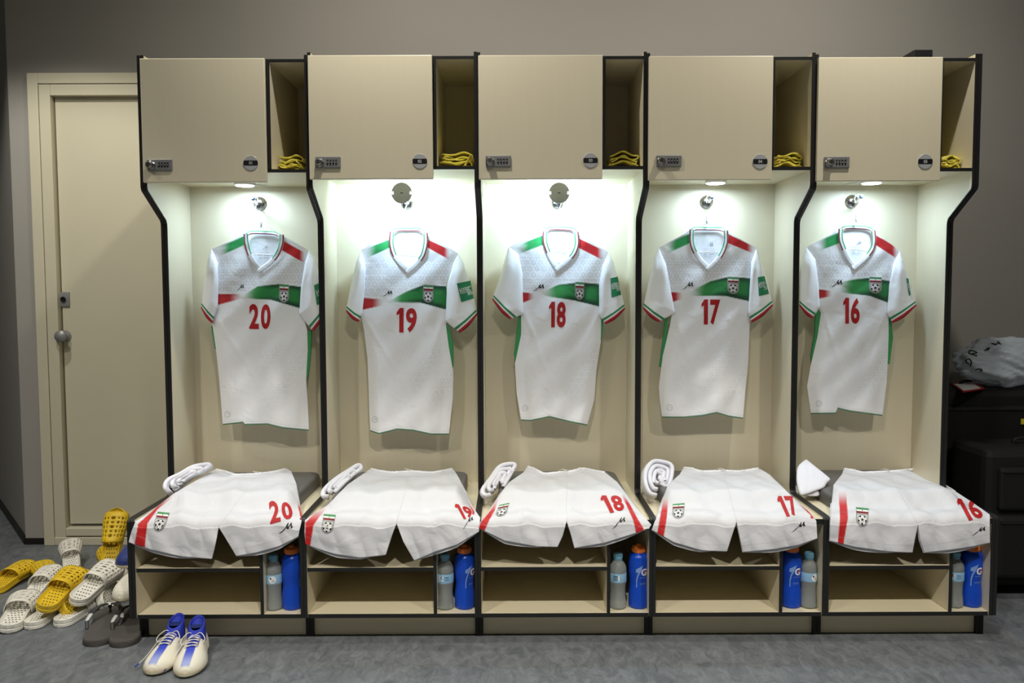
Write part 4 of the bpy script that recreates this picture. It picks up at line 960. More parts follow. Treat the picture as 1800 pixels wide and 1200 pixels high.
# ------------------------------------------------------------------ folded yellow cloths in the open cubbies
CL = [[(482, 534), 279, 'flat wavy folds', 'with wavy rolled layers'], [(770, 832), 274, '', 'slumped with a flap rising against the divider'], [(1070, 1128), 272, '', 'rolled thick with crumpled middle layers'], [(1364, 1412), 275, '', 'rolled in a round arch at the left edge'], [(1654, 1700), 279, '', 'folded thin and flat']]
for i, ((xa, xb), yt, _, lb) in enumerate(CL):
    yt -= 3
    zc = 1.664+DZ[i]+.012; yf = -.33
    A, B = aty(xa, 296, yf)[0], aty(xb, 296, yf)[0]; top = aty(xa, yt, yf)[2]; H = max(.03, top-zc)
    A = max(A, XD[i]+.449+.014); B = min(B, XD[i+1]-T-.003)
    mb = MB(); n = 40; r = random.Random(i+3)
    def layer(z0, z1, a, b_, depth, ph, amp, fold=True):
        # one sheet folded back on itself: outline loop in x/z, swept along y
        top_ = [(a+(b_-a)*k/n, z1+amp*math.sin(k/n*PI*2.2+ph)+.006*math.sin(PI*k/n)) for k in range(n+1)]
        bot = [(a+(b_-a)*k/n, z0+amp*.8*math.sin(k/n*PI*2.2+ph+.3)) for k in range(n, -1, -1)]
        path = top_+[(b_+.004, (z0+z1)/2)]+bot if not fold else bot[::-1]+[(b_+.005, (z0+z1)/2)]+top_[::-1]
        th = .0024; Q = np.array(path); tn = np.gradient(Q, axis=0); tn /= np.linalg.norm(tn, axis=1)[:, None]+1e-9; nm = np.stack([-tn[:, 1], tn[:, 0]], -1)
        N = len(Q); v = []; nd = 7
        for j in range(nd):
            yy = yf-.0+j/(nd-1)*depth; wv = .0015*math.sin(j*1.7+ph)
            v += [(q_[0]+nm[k][0]*th, yy+.004*math.sin(k*.3+ph), max(zc+.0005, q_[1]+nm[k][1]*th+wv)) for k, q_ in enumerate(Q)]+[(q_[0]-nm[k][0]*th, yy+.004*math.sin(k*.3+ph), max(zc+.0005, q_[1]-nm[k][1]*th+wv)) for k, q_ in list(enumerate(Q))[::-1]]
        R_ = 2*N
        f = [(j*R_+k, j*R_+(k+1) % R_, (j+1)*R_+(k+1) % R_, (j+1)*R_+k) for j in range(nd-1) for k in range(R_)]
        f += [(k, R_-1-k, R_-2-k, k+1) for k in range(N-1)]+[tuple(x_+(nd-1)*R_ for x_ in (k, k+1, R_-2-k, R_-1-k)) for k in range(N-1)]
        mb.add(v, f)
    Wd = B-A
    layer(zc+.004, zc+H*.34, A+.002, B-.010, .17, r.random()*6, .0045)
    layer(zc+H*.42, zc+H*.62, A+Wd*.10, B-.014, .16, r.random()*6, .0075)
    layer(zc+H*.70, zc+H*.93, A+Wd*.08, B-.008, .165, r.random()*6, .0055)
    if i == 1:
        P = catmull([(B-.030, yf+.02, zc+.012), (B-.022, yf+.03, zc+.030), (B-.008, yf+.03, zc+.052), (B-.004, yf+.05, zc+.046)], 16); ribbon_roll(mb, P, (0, 1, .1), .12, .006)
    o = mb.build('yellow_cloth', M['yellow'], None, smooth=True, origin=((A+B)/2, yf, zc)); o.data.set_sharp_from_angle(angle=math.radians(60))
    tag(o, 'yellow cloth beside door 0%d, %s' % (i+1, lb), 'cloth', 'yellow cloths in the cubbies')

# ------------------------------------------------------------------ bottles
def water_bottle(x, y, turn, label, kind):
    t = thing('water_bottle', label, 'bottle', (x, y, .108), 'small clear water bottles')
    z = .108
    prof = [(.001, .002), (.018, .0), (.0275, .004), (.0295, .012), (.0285, .030), (.0265, .050), (.0265, .075), (.0285, .090), (.0295, .098), (.0295, .128), (.0300, .138), (.0285, .150), (.022, .163), (.0135, .172), (.0125, .178), (.0125, .184)]
    P = np.array(catmull(prof, 60)); prof = [(max(.001, a), b_) for a, b_ in P]
    MB().lathe(prof, (x, y, z), 'z', 40).build('bottle_body', M['water'], t, smooth=True)
    MB().lathe([(.0302, .098), (.0304, .099), (.0304, .129), (.0300, .130)], (x, y, z), 'z', 48, caps=False).build('label', M['label'], t, smooth=True)
    cp = MB(); cp.lathe([(.001, .197), (.0135, .197), (.0155, .195), (.0160, .180), (.0150, .179), (.001, .179)], (x, y, z), 'z', 36)
    for k in range(24):
        a = 2*PI*k/24; cp.box(x+.0158*math.cos(a)-.0007, x+.0158*math.cos(a)+.0007, y+.0158*math.sin(a)-.0007, y+.0158*math.sin(a)+.0007, z+.182, z+.194)
    cp.lathe([(.0148, .174), (.0155, .1745), (.0155, .178), (.0148, .178)], (x, y, z), 'z', 32, caps=False)
    cp.build('cap', M['cap'], t, auto=True)
    # label print wrapped on the cylinder; front direction faces the camera
    def wrap(a, b_, off=0):
        th = -PI/2+turn+np.asarray(a)/.0306; r = .0306+off
        return np.stack([x+r*np.cos(th), y+r*np.sin(th), z+.114+np.asarray(b_)], -1)
    pol = []
    def rect(a0, a1, b0, b1, m_, l=0): V, F = tri_poly([(a0, b0), (a1, b0), (a1, b1), (a0, b1)]); pol.append((V, F, m_, l))
    if kind == 'bars':
        rect(-.012, .004, .006, .0085, 0); rect(-.012, .004, .0005, .003, 0); rect(-.012, .004, -.0065, -.004, 0); rect(.006, .011, -.010, .010, 1)
    elif kind == 'redmark':
        for k in range(3): rect(-.020+k*.006, -.016+k*.006, .002, .008, 3 if k % 2 else 1); rect(-.020+k*.006, -.016+k*.006, -.008, -.003, 1)
        rect(-.0225, -.0215, -.014, .012, 1)
        for b0 in (.006, .001, -.005): rect(.0, .016, b0, b0+.0016, 2)
    else:
        V, F = tri_poly(circ(.001, 0, .013, .013, 24)); pol.append((V, F, 1, 0)); rect(-.008, -.003, .002, .008, 2, 1)
        V, F = tri_poly([(-.004, .006), (.0, .001), (.002, -.004), (-.001, -.001)]); pol.append((V, F, 2, 1)); rect(-.002, .008, -.0075, -.006, 2, 1); rect(.002, .008, -.003, -.0015, 2, 1)
    v = []; f = []; mi = []
    for V, F, k, l in pol:
        V, F = refine(V, F, .003); q_ = wrap(V[:, 0], V[:, 1], .0001+.00015*l); o_ = len(v); v += list(q_); f += [[i_+o_ for i_ in g] for g in F]; mi += [k]*len(F)
    pyd('label_print', v, f, [M['ink'], M['white'], M['navy'], M['orangered']], t, True, mi=mi)
    return t
def squeeze_bottle(x, y, turn, label):
    t = thing('squeeze_bottle', label, 'bottle', (x, y, .108), 'blue squeeze bottles'); z = .108
    prof = [(.001, .001), (.028, .0), (.0335, .004), (.0355, .014), (.0350, .050), (.0325, .072), (.0312, .090), (.0325, .110), (.0350, .130), (.0358, .150), (.0350, .170), (.0330, .184), (.0270, .193), (.0235, .196), (.0235, .200)]
    P = catmull(prof, 70); prof = [(max(.001, a), b_) for a, b_ in P]
    MB().lathe(prof, (x, y, z), 'z', 48).build('bottle_body', M['blueb'], t, smooth=True)
    cp = MB().lathe([(.001, .218), (.019, .218), (.0235, .216), (.0245, .212), (.0245, .201), (.0235, .199), (.001, .199)], (x, y, z), 'z', 40)
    cp.lathe([(.001, .226), (.008, .226), (.010, .222), (.011, .217)], (x, y, z), 'z', 24, caps=False)
    for k in range(36):
        a = 2*PI*k/36; cp.box(x+.0243*math.cos(a)-.0007, x+.0243*math.cos(a)+.0007, y+.0243*math.sin(a)-.0007, y+.0243*math.sin(a)+.0007, z+.202, z+.212)
    cp.build('screw_cap', M['orange'], t, auto=True)
    rr = np.array([p[0] for p in prof]); hh = np.array([p[1] for p in prof])
    pol = []
    # bolt
    bolt = [(-.024, .030), (.002, .045), (-.004, .037), (-.002, .036), (-.008, .022), (-.016, .004), (-.020, -.014), (-.021, -.036), (-.024, -.036), (-.0238, -.010), (-.020, .008), (-.014, .020), (-.016, .018), (-.024, .018)]
    V, F = tri_poly(bolt); pol.append((V, F, 1, 0))
    for V, F, _, _ in text_polys('G', .04): pol.append((V*[.021, .026]+[-.006, .006], F, 0, 1))
    V, F = tri_poly([(.004, .010), (.008, .018), (.005, .018), (.010, .026), (.014, .026), (.011, .021), (.014, .021)]); pol.append((V, F, 2, 2))
    for V, F, _, _ in text_polys('GATORADE', .01): pol.append((V*[.026, .0042]+[-.009, -.003], F, 1, 0))
    for V, F, _, _ in text_polys('THIRST QUENCHER', .0): pol.append((V*[.026, .0026]+[-.010, -.028], F, 1, 0))
    for V, F, _, _ in text_polys('HYDRATE', .02): pol.append((V*[.024, .0034]+[-.010, -.024], F, 1, 0))
    v = []; f = []; mi = []
    for V, F, k, l in pol:
        V, F = refine(V, F, .003); h = V[:, 1]+.115; r = np.interp(h, hh, rr)+.0004+.00015*l; th = -PI/2+turn+V[:, 0]/.034
        q_ = np.stack([x+r*np.cos(th), y+r*np.sin(th), z+h], -1); o_ = len(v); v += list(q_); f += [[i_+o_ for i_ in g] for g in F]; mi += [k]*len(F)
    pyd('bottle_print', v, f, [M['white'], M['pblue'], M['orangered']], t, True, mi=mi)
WB = [(482, 1070, .1, 'round', 'small water bottle with round white mark on label under shorts 20'), (783, 1072, 0, 'redmark', 'small water bottle with red and dark stripes on label under shorts 19'), (1086, 1070, -.3, 'bars', 'small water bottle with three black bars on label under shorts 18'), (1421, 1062, .35, 'round', 'small water bottle standing right of the blue bottle under shorts 17'), (1677, 1058, -.3, 'redmark', 'small water bottle half behind the divider under shorts 16')]
for px, py, tn_, kd, lb in WB:
    p = aty(px, 1060, -.525); water_bottle(p[0], -.525, tn_, lb, kd)
SB = [(514, 1069, 1.9, 'blue squeeze bottle with plain side forward and orange cap, under shorts 20'), (817, 1073, .85, 'blue squeeze bottle with bolt mark turned half away under shorts 19'), (1122, 1070, .3, 'blue squeeze bottle with white letter facing front under shorts 18'), (1390, 1060, .2, 'blue squeeze bottle left of the water bottle under shorts 17'), (1706, 1056, .12, 'blue squeeze bottle in the rightmost bench compartment under shorts 16')]
for px, py, tn_, lb in SB:
    p = aty(px, 1060, -.515); squeeze_bottle(p[0], -.515, tn_, lb)
# ------------------------------------------------------------------ pool slides
def slide_parts(m):
    """meshes of one slide in its own frame: heel at the origin, toe along +x"""
    Lh = .275
    def hw(t):
        w = float(np.interp(t, [0, .15, .25, .35, .45, .55, .62, .70, .78, 1], [.036, .038, .0385, .038, .0385, .041, .044, .048, .050, .051]))
        if t < .13: w *= math.sqrt(max(0, 1-(1-t/.13)**2))
        if t > .80: w *= math.sqrt(max(0, 1-((t-.80)/.20)**2.2))
        return w
    ts = [(1-math.cos(PI*k/44))/2 for k in range(45)]
    def ring(inset, z): 
        P = []
        for t in ts: P.append((Lh*(.5+(t-.5)*(1-inset*4)), -max(.004, hw(t)-inset), z+.006*max(0, t-.75)*4*.6))
        for t in ts[::-1]: P.append((Lh*(.5+(t-.5)*(1-inset*4)), max(.004, hw(t)-inset), z+.006*max(0, t-.75)*4*.6))
        return P
    R = [ring(.004, 0), ring(0, .004), ring(0, .013), ring(.003, .015), ring(.0005, .018), ring(.001, .030), ring(.004, .032), ring(.007, .028), ring(.012, .024)]
    n = len(R[0]); mb = MB(); v = [p for r_ in R for p in r_]
    f = [(k*n+j, k*n+(j+1) % n, (k+1)*n+(j+1) % n, (k+1)*n+j) for k in range(len(R)-1) for j in range(n)]
    h = n//2
    f += [(j, n-1-j, n-2-j, j+1) for j in range(h-1)]; o_ = (len(R)-1)*n
    f += [(o_+j, o_+j+1, o_+n-2-j, o_+n-1-j) for j in range(h-1)]
    mb.add(v, f)
    # broad strap with round vents
    sv = []; sf = []; NA, NL = 9, 7
    def mp(s, w):      # s 0..1 across, w 0..1 along the foot
        x = Lh*(.44+.46*w)-(.018*(math.sin(PI*s))*(1-w)*-1)*0+.012*math.sin(PI*s)*(1-2*w)*-.6
        a = PI*s; wd = hw(.44+.46*w)+.003; hh = .050-.018*w
        return (x, -wd*math.copysign(abs(math.cos(a))**.75, math.cos(a)), .016+(hh)*math.sin(a)**.8)
    for i_ in range(NA):
        for j in range(NL):
            edge = i_ in (0, NA-1)
            cs, cw = (i_+.5)/NA, (j+.5)/NL; ds, dw = .5/NA, .5/NL; o_ = len(sv)
            outer = [(-1, -1), (0, -1), (1, -1), (1, 0), (1, 1), (0, 1), (-1, 1), (-1, 0)]
            for a, b_ in outer: sv.append(mp(min(1, max(0, cs+a*ds)), cw+b_*dw))
            if edge or j in (0, NL-1): sf.append([o_+k for k in range(8)][::-1]); continue
            rr_ = .66 if (i_+j) % 2 else .42
            for a, b_ in outer: 
                l_ = math.hypot(a, b_); sv.append(mp(cs+a/l_*ds*rr_, cw+b_/l_*dw*rr_))
            sf += [[o_+(k+1) % 8, o_+k, o_+8+k, o_+8+(k+1) % 8] for k in range(8)]
    bm = bmesh.new(); vs = [bm.verts.new(p) for p in sv]
    for q_ in sf:
        try: bm.faces.new([vs[k] for k in q_])
        except ValueError: pass
    bmesh.ops.remove_doubles(bm, verts=bm.verts, dist=.0002); bmesh.ops.recalc_face_normals(bm, faces=bm.faces)
    me = bpy.data.meshes.new('strap'); bm.to_mesh(me); bm.free()
    # footbed dimples: flat dark discs stand in for the shade inside them
    dm = MB()
    for a in range(14):
        for b_ in range(-3, 4):
            x = .02+a*.018; y = b_*.0105+(.005 if a % 2 else 0)
            if abs(y) < hw(x/Lh)-.014:
                z = .0246+.006*max(0, x/Lh-.75)*2.4
                dm.add([(x+.0030*math.cos(k*PI/3), y+.0030*math.sin(k*PI/3), z) for k in range(6)], [tuple(range(6))])
    return mb, me, dm
protos = {}
def place(root, heel, toe, up=(0, 0, 1), roll=0, sc=1.0):
    h, t_ = Vector(heel), Vector(toe); X = (t_-h).normalized(); u_ = Vector(up); Y = u_.cross(X).normalized(); Z = X.cross(Y)
    R = Matrix((X, Y, Z)).transposed() @ Matrix.Rotation(math.radians(roll), 3, 'X')
    root.matrix_world = Matrix.Translation(h) @ R.to_4x4() @ Matrix.Scale(sc, 4)
def make_slide(kind):
    mm = M['eva_w'] if kind == 'w' else M['eva_y']
    root = bpy.data.objects.new('pool_slide', None); COL.objects.link(root); root['org'] = [0, 0, 0]; root.empty_display_size = .03
    mb, me, dm = slide_parts(mm)
    mb.build('sole', mm, root, auto=True)
    s = finish('strap', me, mm, root, True); md = s.modifiers.new('t', 'SOLIDIFY'); md.thickness = .003; md.offset = -1
    d_ = dm.build('footbed_vent_shade', M['vent_shade'], root); d_['kind'] = 'stuff'
    return root
def copy_tree(o, parent=None):
    c = o.copy(); COL.objects.link(c); c.parent = parent
    for ch in [x for x in bpy.data.objects if x.parent == o]: copy_tree(ch, c)
    return c
SL = [
 ('w', (14, 1114, .002), (72, 1018, .03), 4, 'white vented pool slide at the very front left of the heap', 1.05),
 ('w', (52, 1062, .02), (98, 1004, .055), -6, 'white pool slide tucked right behind the front-left white one', .95),
 ('w', (52, 1108, 0), (132, 1052, .0), 0, 'white pool slide on the floor under the yellow one', .95),
 ('w', (102, 1104, 0), (180, 1056, .0), 0, 'white pool slide on the floor left of the flip-flops', .95),
 ('y', (74, 1078, .055), (140, 1006, .105), 14, 'yellow pool slide lying on top in the middle of the heap', 1.0),
 ('y', (108, 1082, .02), (172, 990, .085), 52, 'yellow pool slide tipped on its side beside the white one', .98),
 ('w', (130, 1066, .055), (206, 996, .11), 14, 'white pool slide on top at the right of the heap', 1.0),
 ('w', (172, 1068, .02), (226, 992, .07), 62, 'white pool slide tipped on edge showing its smooth side', .92),
 ('y', (-12, 1046, 0), (40, 1008, .02), 0, 'yellow pool slide at the left edge of the photo', .92),
 ('y', (86, 1040, .0), (70, 982, .05), 0, 'yellow pool slide mostly hidden behind the white ones', .85),
 ('w', (128, 1010, .0), (124, 946, .085), -8, 'white pool slide leaning up at the back near the door sill', .88),
 ('y', (194, 1003, .05), (204, 938, .19), 0, 'yellow pool slide standing propped against the locker side', .92),
 ('y', (196, 1022, .02), (190, 962, .09), 0, 'yellow pool slide below the propped-up one by the locker', .88),
]
first = {}
for k, (kd, hp, tp, roll, lb, sc) in enumerate(SL):
    if kd not in first: r_ = first[kd] = make_slide(kd)
    else: r_ = copy_tree(first[kd])
    h = atz(hp[0], hp[1], hp[2]); t_ = atz(tp[0], tp[1], tp[2])
    place(r_, h, t_, roll=roll, sc=sc*1.04)
    tag(r_, lb, 'sandal', 'heap of pool slides')

# ------------------------------------------------------------------ flip-flops
def make_flip():
    root = bpy.data.objects.new('flip_flop', None); COL.objects.link(root); root['org'] = [0, 0, 0]
    def hw(t):
        w = float(np.interp(t, [0, .15, .25, .35, .45, .55, .62, .70, .78, 1], [.040, .043, .0435, .042, .0415, .043, .046, .050, .053, .054]))
        if t < .14: w *= math.sqrt(max(0, 1-(1-t/.14)**2))
        if t > .78: w *= math.sqrt(max(0, 1-((t-.78)/.22)**2.2))
        return w
    ts = [(1-math.cos(PI*k/40))/2 for k in range(41)]; Lh = .28
    def ring(i_, z): return [(Lh*t, -max(.003, hw(t)-i_), z) for t in ts]+[(Lh*t, max(.003, hw(t)-i_), z) for t in ts[::-1]]
    R = [ring(.003, 0), ring(0, .003), ring(0, .012), ring(.0, .0125), ring(.001, .017), ring(.003, .019)]; n = len(R[0]); mb = MB(); h = n//2
    f = [(k*n+j, k*n+(j+1) % n, (k+1)*n+(j+1) % n, (k+1)*n+j) for k in range(len(R)-1) for j in range(n)]
    f += [(j, n-1-j, n-2-j, j+1) for j in range(h-1)]; o_ = (len(R)-1)*n; f += [(o_+j, o_+j+1, o_+n-2-j, o_+n-1-j) for j in range(h-1)]
    mb.add([p for r_ in R for p in r_], f); mb.build('sole', M['flip'], root, auto=True)
    st = MB(); post = (.225, .004, .020)
    for s_ in (-1, 1):
        P = catmull([post, (.222, .004, .044), (.195, s_*.022, .054), (.160, s_*.040, .048), (.125, s_*.048, .034), (.100, s_*.044, .018)], 22)
        st.tube(P, [.004]+[.0048+.0022*math.sin(PI*k/22) for k in range(1, 23)], 10, flat=.45, up=(0, 0, 1))
    s = st.build('thong_strap', M['flipd'], root, smooth=True)
    for s_ in (-1, 1):
        en = MB()
        P = catmull([(.150, s_*.0425, .0455), (.128, s_*.0482, .0360), (.102, s_*.0450, .019)], 8); en.tube(P, [.0066, .0066, .0064, .0062, .006, .0056, .0052, .0048, .0044], 10, flat=.45, up=(0, 0, 1))
        en.build('strap_end', M['silverstrap'], root, smooth=True)
    MB().box(.208, .224, -.008, .012, .0475, .0505, bev=.001).build('strap_badge', M['white'], root)
    return root
fl = make_flip()
place(fl, atz(168, 1137, .0), atz(212, 1058, .0), sc=1.2); tag(fl, 'dark grey flip-flop with silver strap, left one of the pair', 'flip-flop', 'pair of grey flip-flops')
f2 = copy_tree(fl); place(f2, atz(214, 1139, 0), atz(252, 1062, 0), sc=1.18); tag(f2, 'dark grey flip-flop half tucked under the locker edge', 'flip-flop', 'pair of grey flip-flops')

# ------------------------------------------------------------------ football boots and trainers
def shoe_mesh(root, scheme):
    xs = [0, .008, .02, .04, .06, .08, .10, .12, .14, .16, .18, .20, .22, .24, .255, .266, .273, .277]
    Wd = [.014, .026, .033, .037, .037, .037, .039, .042, .047, .051, .0545, .055, .053, .047, .039, .029, .018, .001]
    Hh = [.050, .058, .062, .063, .062, .062, .063, .064, .061, .056, .051, .046, .041, .036, .031, .025, .016, .001]
    fine = 8; X = []; 
    tt = np.linspace(0, 1, (len(xs)-1)*fine+1); xi = np.interp(tt*(len(xs)-1), range(len(xs)), xs)
    na = 73; V = []; C = []
    cream = np.array(lin((222, 217, 200))); blue = np.array(lin((38, 62, 190))); pale = np.array(lin((150, 160, 205))); dirt = np.array(lin((190, 168, 120)))
    for x in xi:
        w = np.interp(x, xs, Wd); h = np.interp(x, xs, Hh); lean = .004*math.sin(PI*x/.277)
        for k in range(na):
            a = PI*k/(na-1); cy = math.copysign(abs(math.cos(a))**.78, math.cos(a)); sz = math.sin(a)**.92
            y = -w*cy*(1-.10*sz)+lean; z = .016+h*sz-.004*abs(cy)*0
            V.append((x, y, z))
            c = cream.copy(); yc = y-lean
            if scheme == 'boot':
                st = abs(yc+.002) < .0145 and .11 < x < .272 and sz > .45
                ms = float(sm(.0165, .0140, abs(yc+.002))*sm(.105, .115, x)*sm(.270, .262, x)); f_ = float(sm(.185, .262, x)); c = c*(1-ms)+(blue*(1-f_)+pale*f_)*ms
                ms = float(sm(.172, .165, x)*sm(.021, .019, abs(yc))); c = c*(1-ms)+blue*.9*ms
                if -.046 < yc < -.030 and .12 < x < .150 and z > .025: c = blue*.8
                f_ = float(sm(.030, .014, z))*.7*float(sm(.18, .26, x)); c = c*(1-f_)+dirt*f_
                pass
            elif scheme == 'navy': c = np.array(lin((24, 42, 104)))
            C.append((*c, 1))
    f = grid_faces(na, len(xi))
    pyd('upper', V, f, M['print'], root, True, col=C)
    # sole plate
    so = MB(); n = len(xi); v = []
    for s_, z, k_ in ((1, .016, 1.01), (1, .010, 1.0), (1, .006, .9)):
        for x in xi: v.append((x, -np.interp(x, xs, Wd)*k_+.004*math.sin(PI*x/.277), z))
        for x in xi[::-1]: v.append((x, np.interp(x, xs, Wd)*k_+.004*math.sin(PI*x/.277), z))
    N = 2*n; so.add(v, [(j+k*N, j+(k+1)*N, (j+1) % N+(k+1)*N, (j+1) % N+k*N) for k in range(2) for j in range(N)]+[(2*N+j, 2*N+N-1-j, 2*N+N-2-j, 2*N+j+1) for j in range(n-1)])
    so.build('sole_plate', M['bootsole'], root, smooth=True)
    if scheme == 'boot':
        for (x, y) in ((.03, -.018), (.03, .018), (.17, -.028), (.17, .032), (.215, -.024), (.215, .028), (.25, 0)):
            MB().lathe([(.001, -.006), (.0035, -.006), (.0055, .007), (.001, .008)], (x, y, .006), 'z', 12).build('stud', M['bootsole'], root, auto=True)
    # ankle collar
    co = MB(); rings = []
    for k, (z, cx, rx, ry, tl) in enumerate((z_, cx_+.022, rx_, ry_, tl_) for z_, cx_, rx_, ry_, tl_ in ((.052, .060, .060, .0325, 0), (.070, .056, .056, .0325, .002), (.084, .052, .048, .031, .006), (.098, .046, .041, .029, .012), (.112, .041, .037, .027, .020), (.113, .041, .033, .023, .020), (.104, .0415, .033, .023, .012), (.098, .042, .033, .023, 0))):
        rings.append([(cx+rx*math.cos(2*PI*j/32), ry*math.sin(2*PI*j/32)+.002, z+(.018 if k > 2 else .006)*(-math.cos(2*PI*j/32))*(.4+min(k, 5)*.1)) for j in range(32)])
    v = [p for r_ in rings for p in r_]
    co.add(v, [(k*32+j, k*32+(j+1) % 32, (k+1)*32+(j+1) % 32, (k+1)*32+j) for k in range(len(rings)-1) for j in range(32)]+[tuple((len(rings)-1)*32+j for j in range(32))])
    MB().lathe([(.001, 0), (.026, 0)], (.064, .002, .103), 'z', 24, caps=False).build('inner_lining', M['navy'], root)
    co.build('ankle_collar', M['blue'] if scheme == 'boot' else (M['navy'] if scheme == 'navy' else M['eva_w']), root, smooth=True)
    # laces
    la = MB()
    def top(x, y): 
        w = np.interp(x, xs, Wd); h = np.interp(x, xs, Hh); q_ = min(.97, abs(y)/w); return .0175+h*(1-q_**2.6)**.5
    for k in range(5):
        x0 = .105+k*.0155; s_ = 1 if k % 2 else -1
        P = [(x0+.010*t, s_*(-.021+.042*t)+.002, top(x0+.010*t, s_*(-.021+.042*t))+.0015+.002*math.sin(PI*t)) for t in np.linspace(0, 1, 9)]
        la.tube(P, .0021, 6, flat=.6)
        P = [(x0+.004+.004*t, -s_*(-.021+.042*t)+.002, top(x0+.006, -s_*(-.021+.042*t))+.0025+.002*math.sin(PI*t)) for t in np.linspace(0, 1, 9)]
        la.tube(P, .0021, 6, flat=.6)
    lp = [[(.112, .0, .082), (.108, .022, .092), (.128, .040, .078), (.135, .032, .064), (.112, .004, .083)], [(.105, 0, .082), (.102, -.020, .092), (.126, -.042, .076), (.136, -.034, .062), (.112, -.003, .083)]]
    for P in lp: la.tube(catmull(P, 20), .0018, 6, flat=.6)
    if scheme == 'boot':
        e1 = catmull([(.110, .0, .082), (.13, -.030, .070), (.16, -.050, .044), (.19, -.062, .026), (.215, -.072, .018)], 16); la.tube(e1, .0018, 6, flat=.6)
    la.build('laces', M['lace'], root, smooth=True)
    if scheme == 'boot': MB().tube([(.213, -.0715, .0185), (.229, -.078, .014)], .0022, 6).build('lace_tip', M['blue'], root)
def new_root(nm):
    r_ = bpy.data.objects.new(nm, None); COL.objects.link(r_); r_['org'] = [0, 0, 0]; return r_
b1 = new_root('football_boot'); shoe_mesh(b1, 'boot')
hb = [(-1.305, -.512, 0), (-1.343, -.785, 0)]
t1, t2 = atz(266, 1190, 0), atz(325, 1194, 0)
def heel_for(toe, dx, L=.258):
    dy = math.sqrt(L*L-dx*dx); return (toe[0]+dx, toe[1]+dy, .001)
place(b1, heel_for(t1, .0), (t1[0], t1[1], .001), sc=.93); tag(b1, 'white and blue football boot, left one, lace end on floor', 'boot', 'pair of football boots')
b2 = copy_tree(b1); place(b2, heel_for(t2, -.045), (t2[0], t2[1], .001), sc=.93); tag(b2, 'white and blue football boot, right one, touching its mate', 'boot', 'pair of football boots')
tr = new_root('trainer_shoe'); shoe_mesh(tr, 'white'); 
p = aty(214, 1056, -.44); place(tr, (p[0]+.02, -.16, p[2]+.02), (p[0]+.004, -.45, p[2]), sc=1.1); tag(tr, 'white laced trainer poking out behind the locker side', 'shoe')
nv_ = new_root('trainer_shoe'); shoe_mesh(nv_, 'navy')
p = aty(217, 1000, -.36); place(nv_, (p[0]+.02, -.08, p[2]+.02), (p[0]+.0, -.37, p[2]), sc=1.05); tag(nv_, 'navy blue shoe poking out above the white trainer', 'shoe')

# ------------------------------------------------------------------ luggage at the right
def suitcase(x0, x1, y0, y1, z1, label, split):
    t = thing('suitcase', label, 'suitcase', ((x0+x1)/2, (y0+y1)/2, 0), 'black suitcases')
    box('shell', x0, x1, y0, y1, .045, z1, M['bag_black'], t, bev=.03)
    box('front_pocket', x0+.04, x1-.04, y0-.035, y0+.02, .09, split, M['bag_black'], t, bev=.018)
    box('upper_pocket', x0+.05, x1-.05, y0-.022, y0+.02, split+.02, z1-.07, M['bag_black'], t, bev=.012)
    MB().tube([(x0+.06, y0-.024, z1-.085), (x1-.06, y0-.024, z1-.085)], .0035, 6).tube([(x0+.05, y0-.037, split-.025), (x1-.05, y0-.037, split-.025)], .0035, 6).build('zipper', M['dark'], t)
    xm = (x0+x1)/2
    MB().tube(catmull([(xm-.09, (y0+y1)/2, z1-.004), (xm-.07, (y0+y1)/2, z1+.022), (xm+.07, (y0+y1)/2, z1+.022), (xm+.09, (y0+y1)/2, z1-.004)], 16), .011, 8, flat=.6).build('top_handle', M['bag_black'], t, smooth=True)
    for a in (x0+.06, x1-.06):
        for b_ in (y0+.05, y1-.05): MB().lathe([(.001, -.012), (.022, -.012), (.025, -.008), (.025, .008), (.022, .012), (.001, .012)], (a, b_, .0255), 'y', 20).build('wheel', M['dark'], t, auto=True)
    return t
s1 = suitcase(1.655, 2.22, .16, .44, .80, 'tall black fabric suitcase standing against the wall, carrying the plastic bag', .42)
s2 = suitcase(1.70, 2.26, -.17, .10, .60, 'lower black fabric suitcase standing in front of the tall one', .34)
p = aty(1797, 741, .13); tg = MB().box(p[0]-.004, p[0]+.03, .130, .136, p[2]-.012, p[2]+.012, bev=.001).build('name_tag', M['tag'], s1)
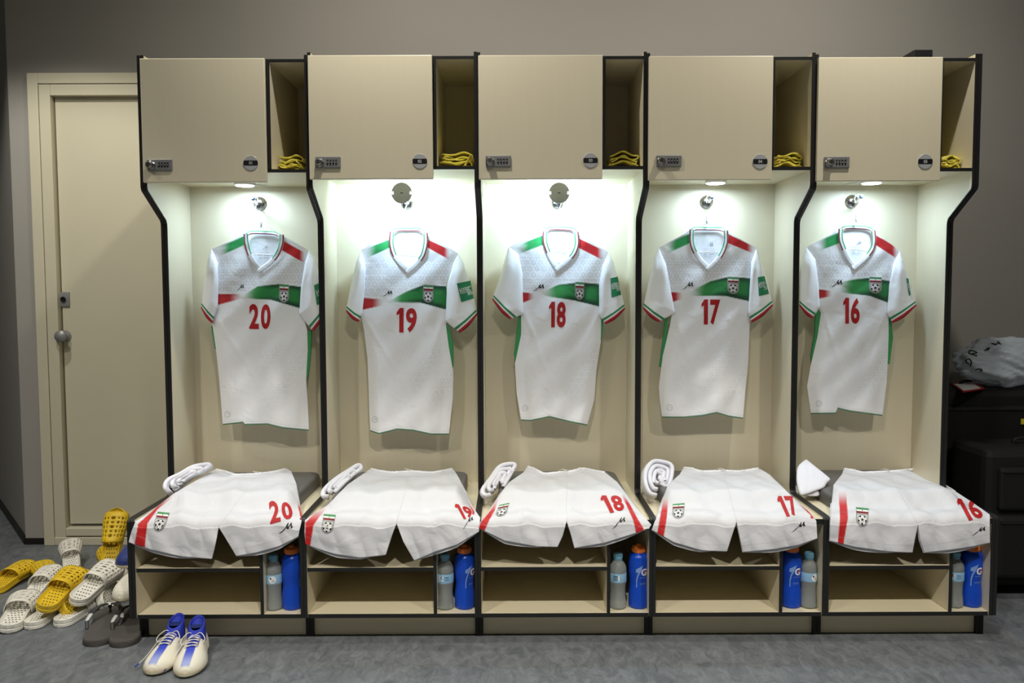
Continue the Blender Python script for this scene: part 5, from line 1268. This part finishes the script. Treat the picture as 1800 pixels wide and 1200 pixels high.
# red folder with a sheet of paper
def on(px, py, z): return atz(px, py, z)
z0 = .803
q = [on(1672, 676, z0), on(1712, 672, z0), on(1730, 684, z0), on(1693, 690, z0)]
mb = MB().add([(*a[:2], z0) for a in q]+[(*a[:2], z0+.006) for a in q], [(3, 2, 1, 0), (4, 5, 6, 7), (0, 1, 5, 4), (1, 2, 6, 5), (2, 3, 7, 6), (3, 0, 4, 7)])
t = thing('red_folder', 'thin red folder with a white sheet on the tall suitcase', 'folder', (q[0][0], q[0][1], z0)); mb.build('cover', M['redfold'], t)
q = [on(1677, 675, z0+.007), on(1709, 672, z0+.007), on(1724, 682, z0+.007), on(1694, 686, z0+.007)]
MB().add([(*a[:2], z0+.0062) for a in q]+[(*a[:2], z0+.0075) for a in q], [(3, 2, 1, 0), (4, 5, 6, 7), (0, 1, 5, 4), (1, 2, 6, 5), (2, 3, 7, 6), (3, 0, 4, 7)]).build('paper_sheet', M['paper'], t)
# knotted plastic bag
bm = bmesh.new(); bmesh.ops.create_icosphere(bm, subdivisions=5, radius=1)
cB = np.array([2.02, .27, .895])
def bagpos(n):
    n = Vector(n).normalized(); w = 1+.06*math.sin(n.x*7+n.z*5)+.05*math.sin(n.y*9-n.z*6+1)+.035*math.sin(n.x*17+n.y*13+n.z*19)+.02*math.sin(n.z*31-n.x*23)
    zz = n.z*.115*w*(1.08 if n.z > 0 else .8)
    return Vector((cB[0]+n.x*.20*w, cB[1]+n.y*.13*w, max(.803, cB[2]+zz)))
for v in bm.verts: v.co = bagpos(v.co)
me = bpy.data.meshes.new('bag_body'); bm.to_mesh(me); bm.free()
t = thing('plastic_bag', 'stuffed pale blue plastic bag with black scribbled marks on the tall suitcase', 'bag', (cB[0], cB[1], .803))
finish('bag_body', me, M['polybag'], t, True)
for (a0, b0, pts) in ((-.80, .42, [(0, 0), (.05, .08), (.02, .14), (-.03, .10), (-.02, .02), (.04, -.03)]), (-.62, .62, [(0, 0), (.08, .03), (.05, .09), (.12, .10)]), (-.90, .10, [(0, 0), (.02, .10), (.06, .16), (.08, .08), (.03, -.02), (-.01, -.08)]), (-.42, .80, [(0, 0), (.06, -.04), (.10, .03), (.16, .02), (.14, .08)]), (-.78, -.10, [(0, 0), (.05, .05), (.10, .02), (.07, -.06)])):
    P = []
    for a, b_ in catmull(pts, 18):
        x = a0+a; z = b0+b_; y = -math.sqrt(max(.02, 1-min(.97, x*x+z*z))); q_ = bagpos((x, y, z)); P.append(q_+Vector((-.001, -.003, 0)))
    MB().tube(P, .0028, 6).build('marker_stroke', M['ink'], t, smooth=True)
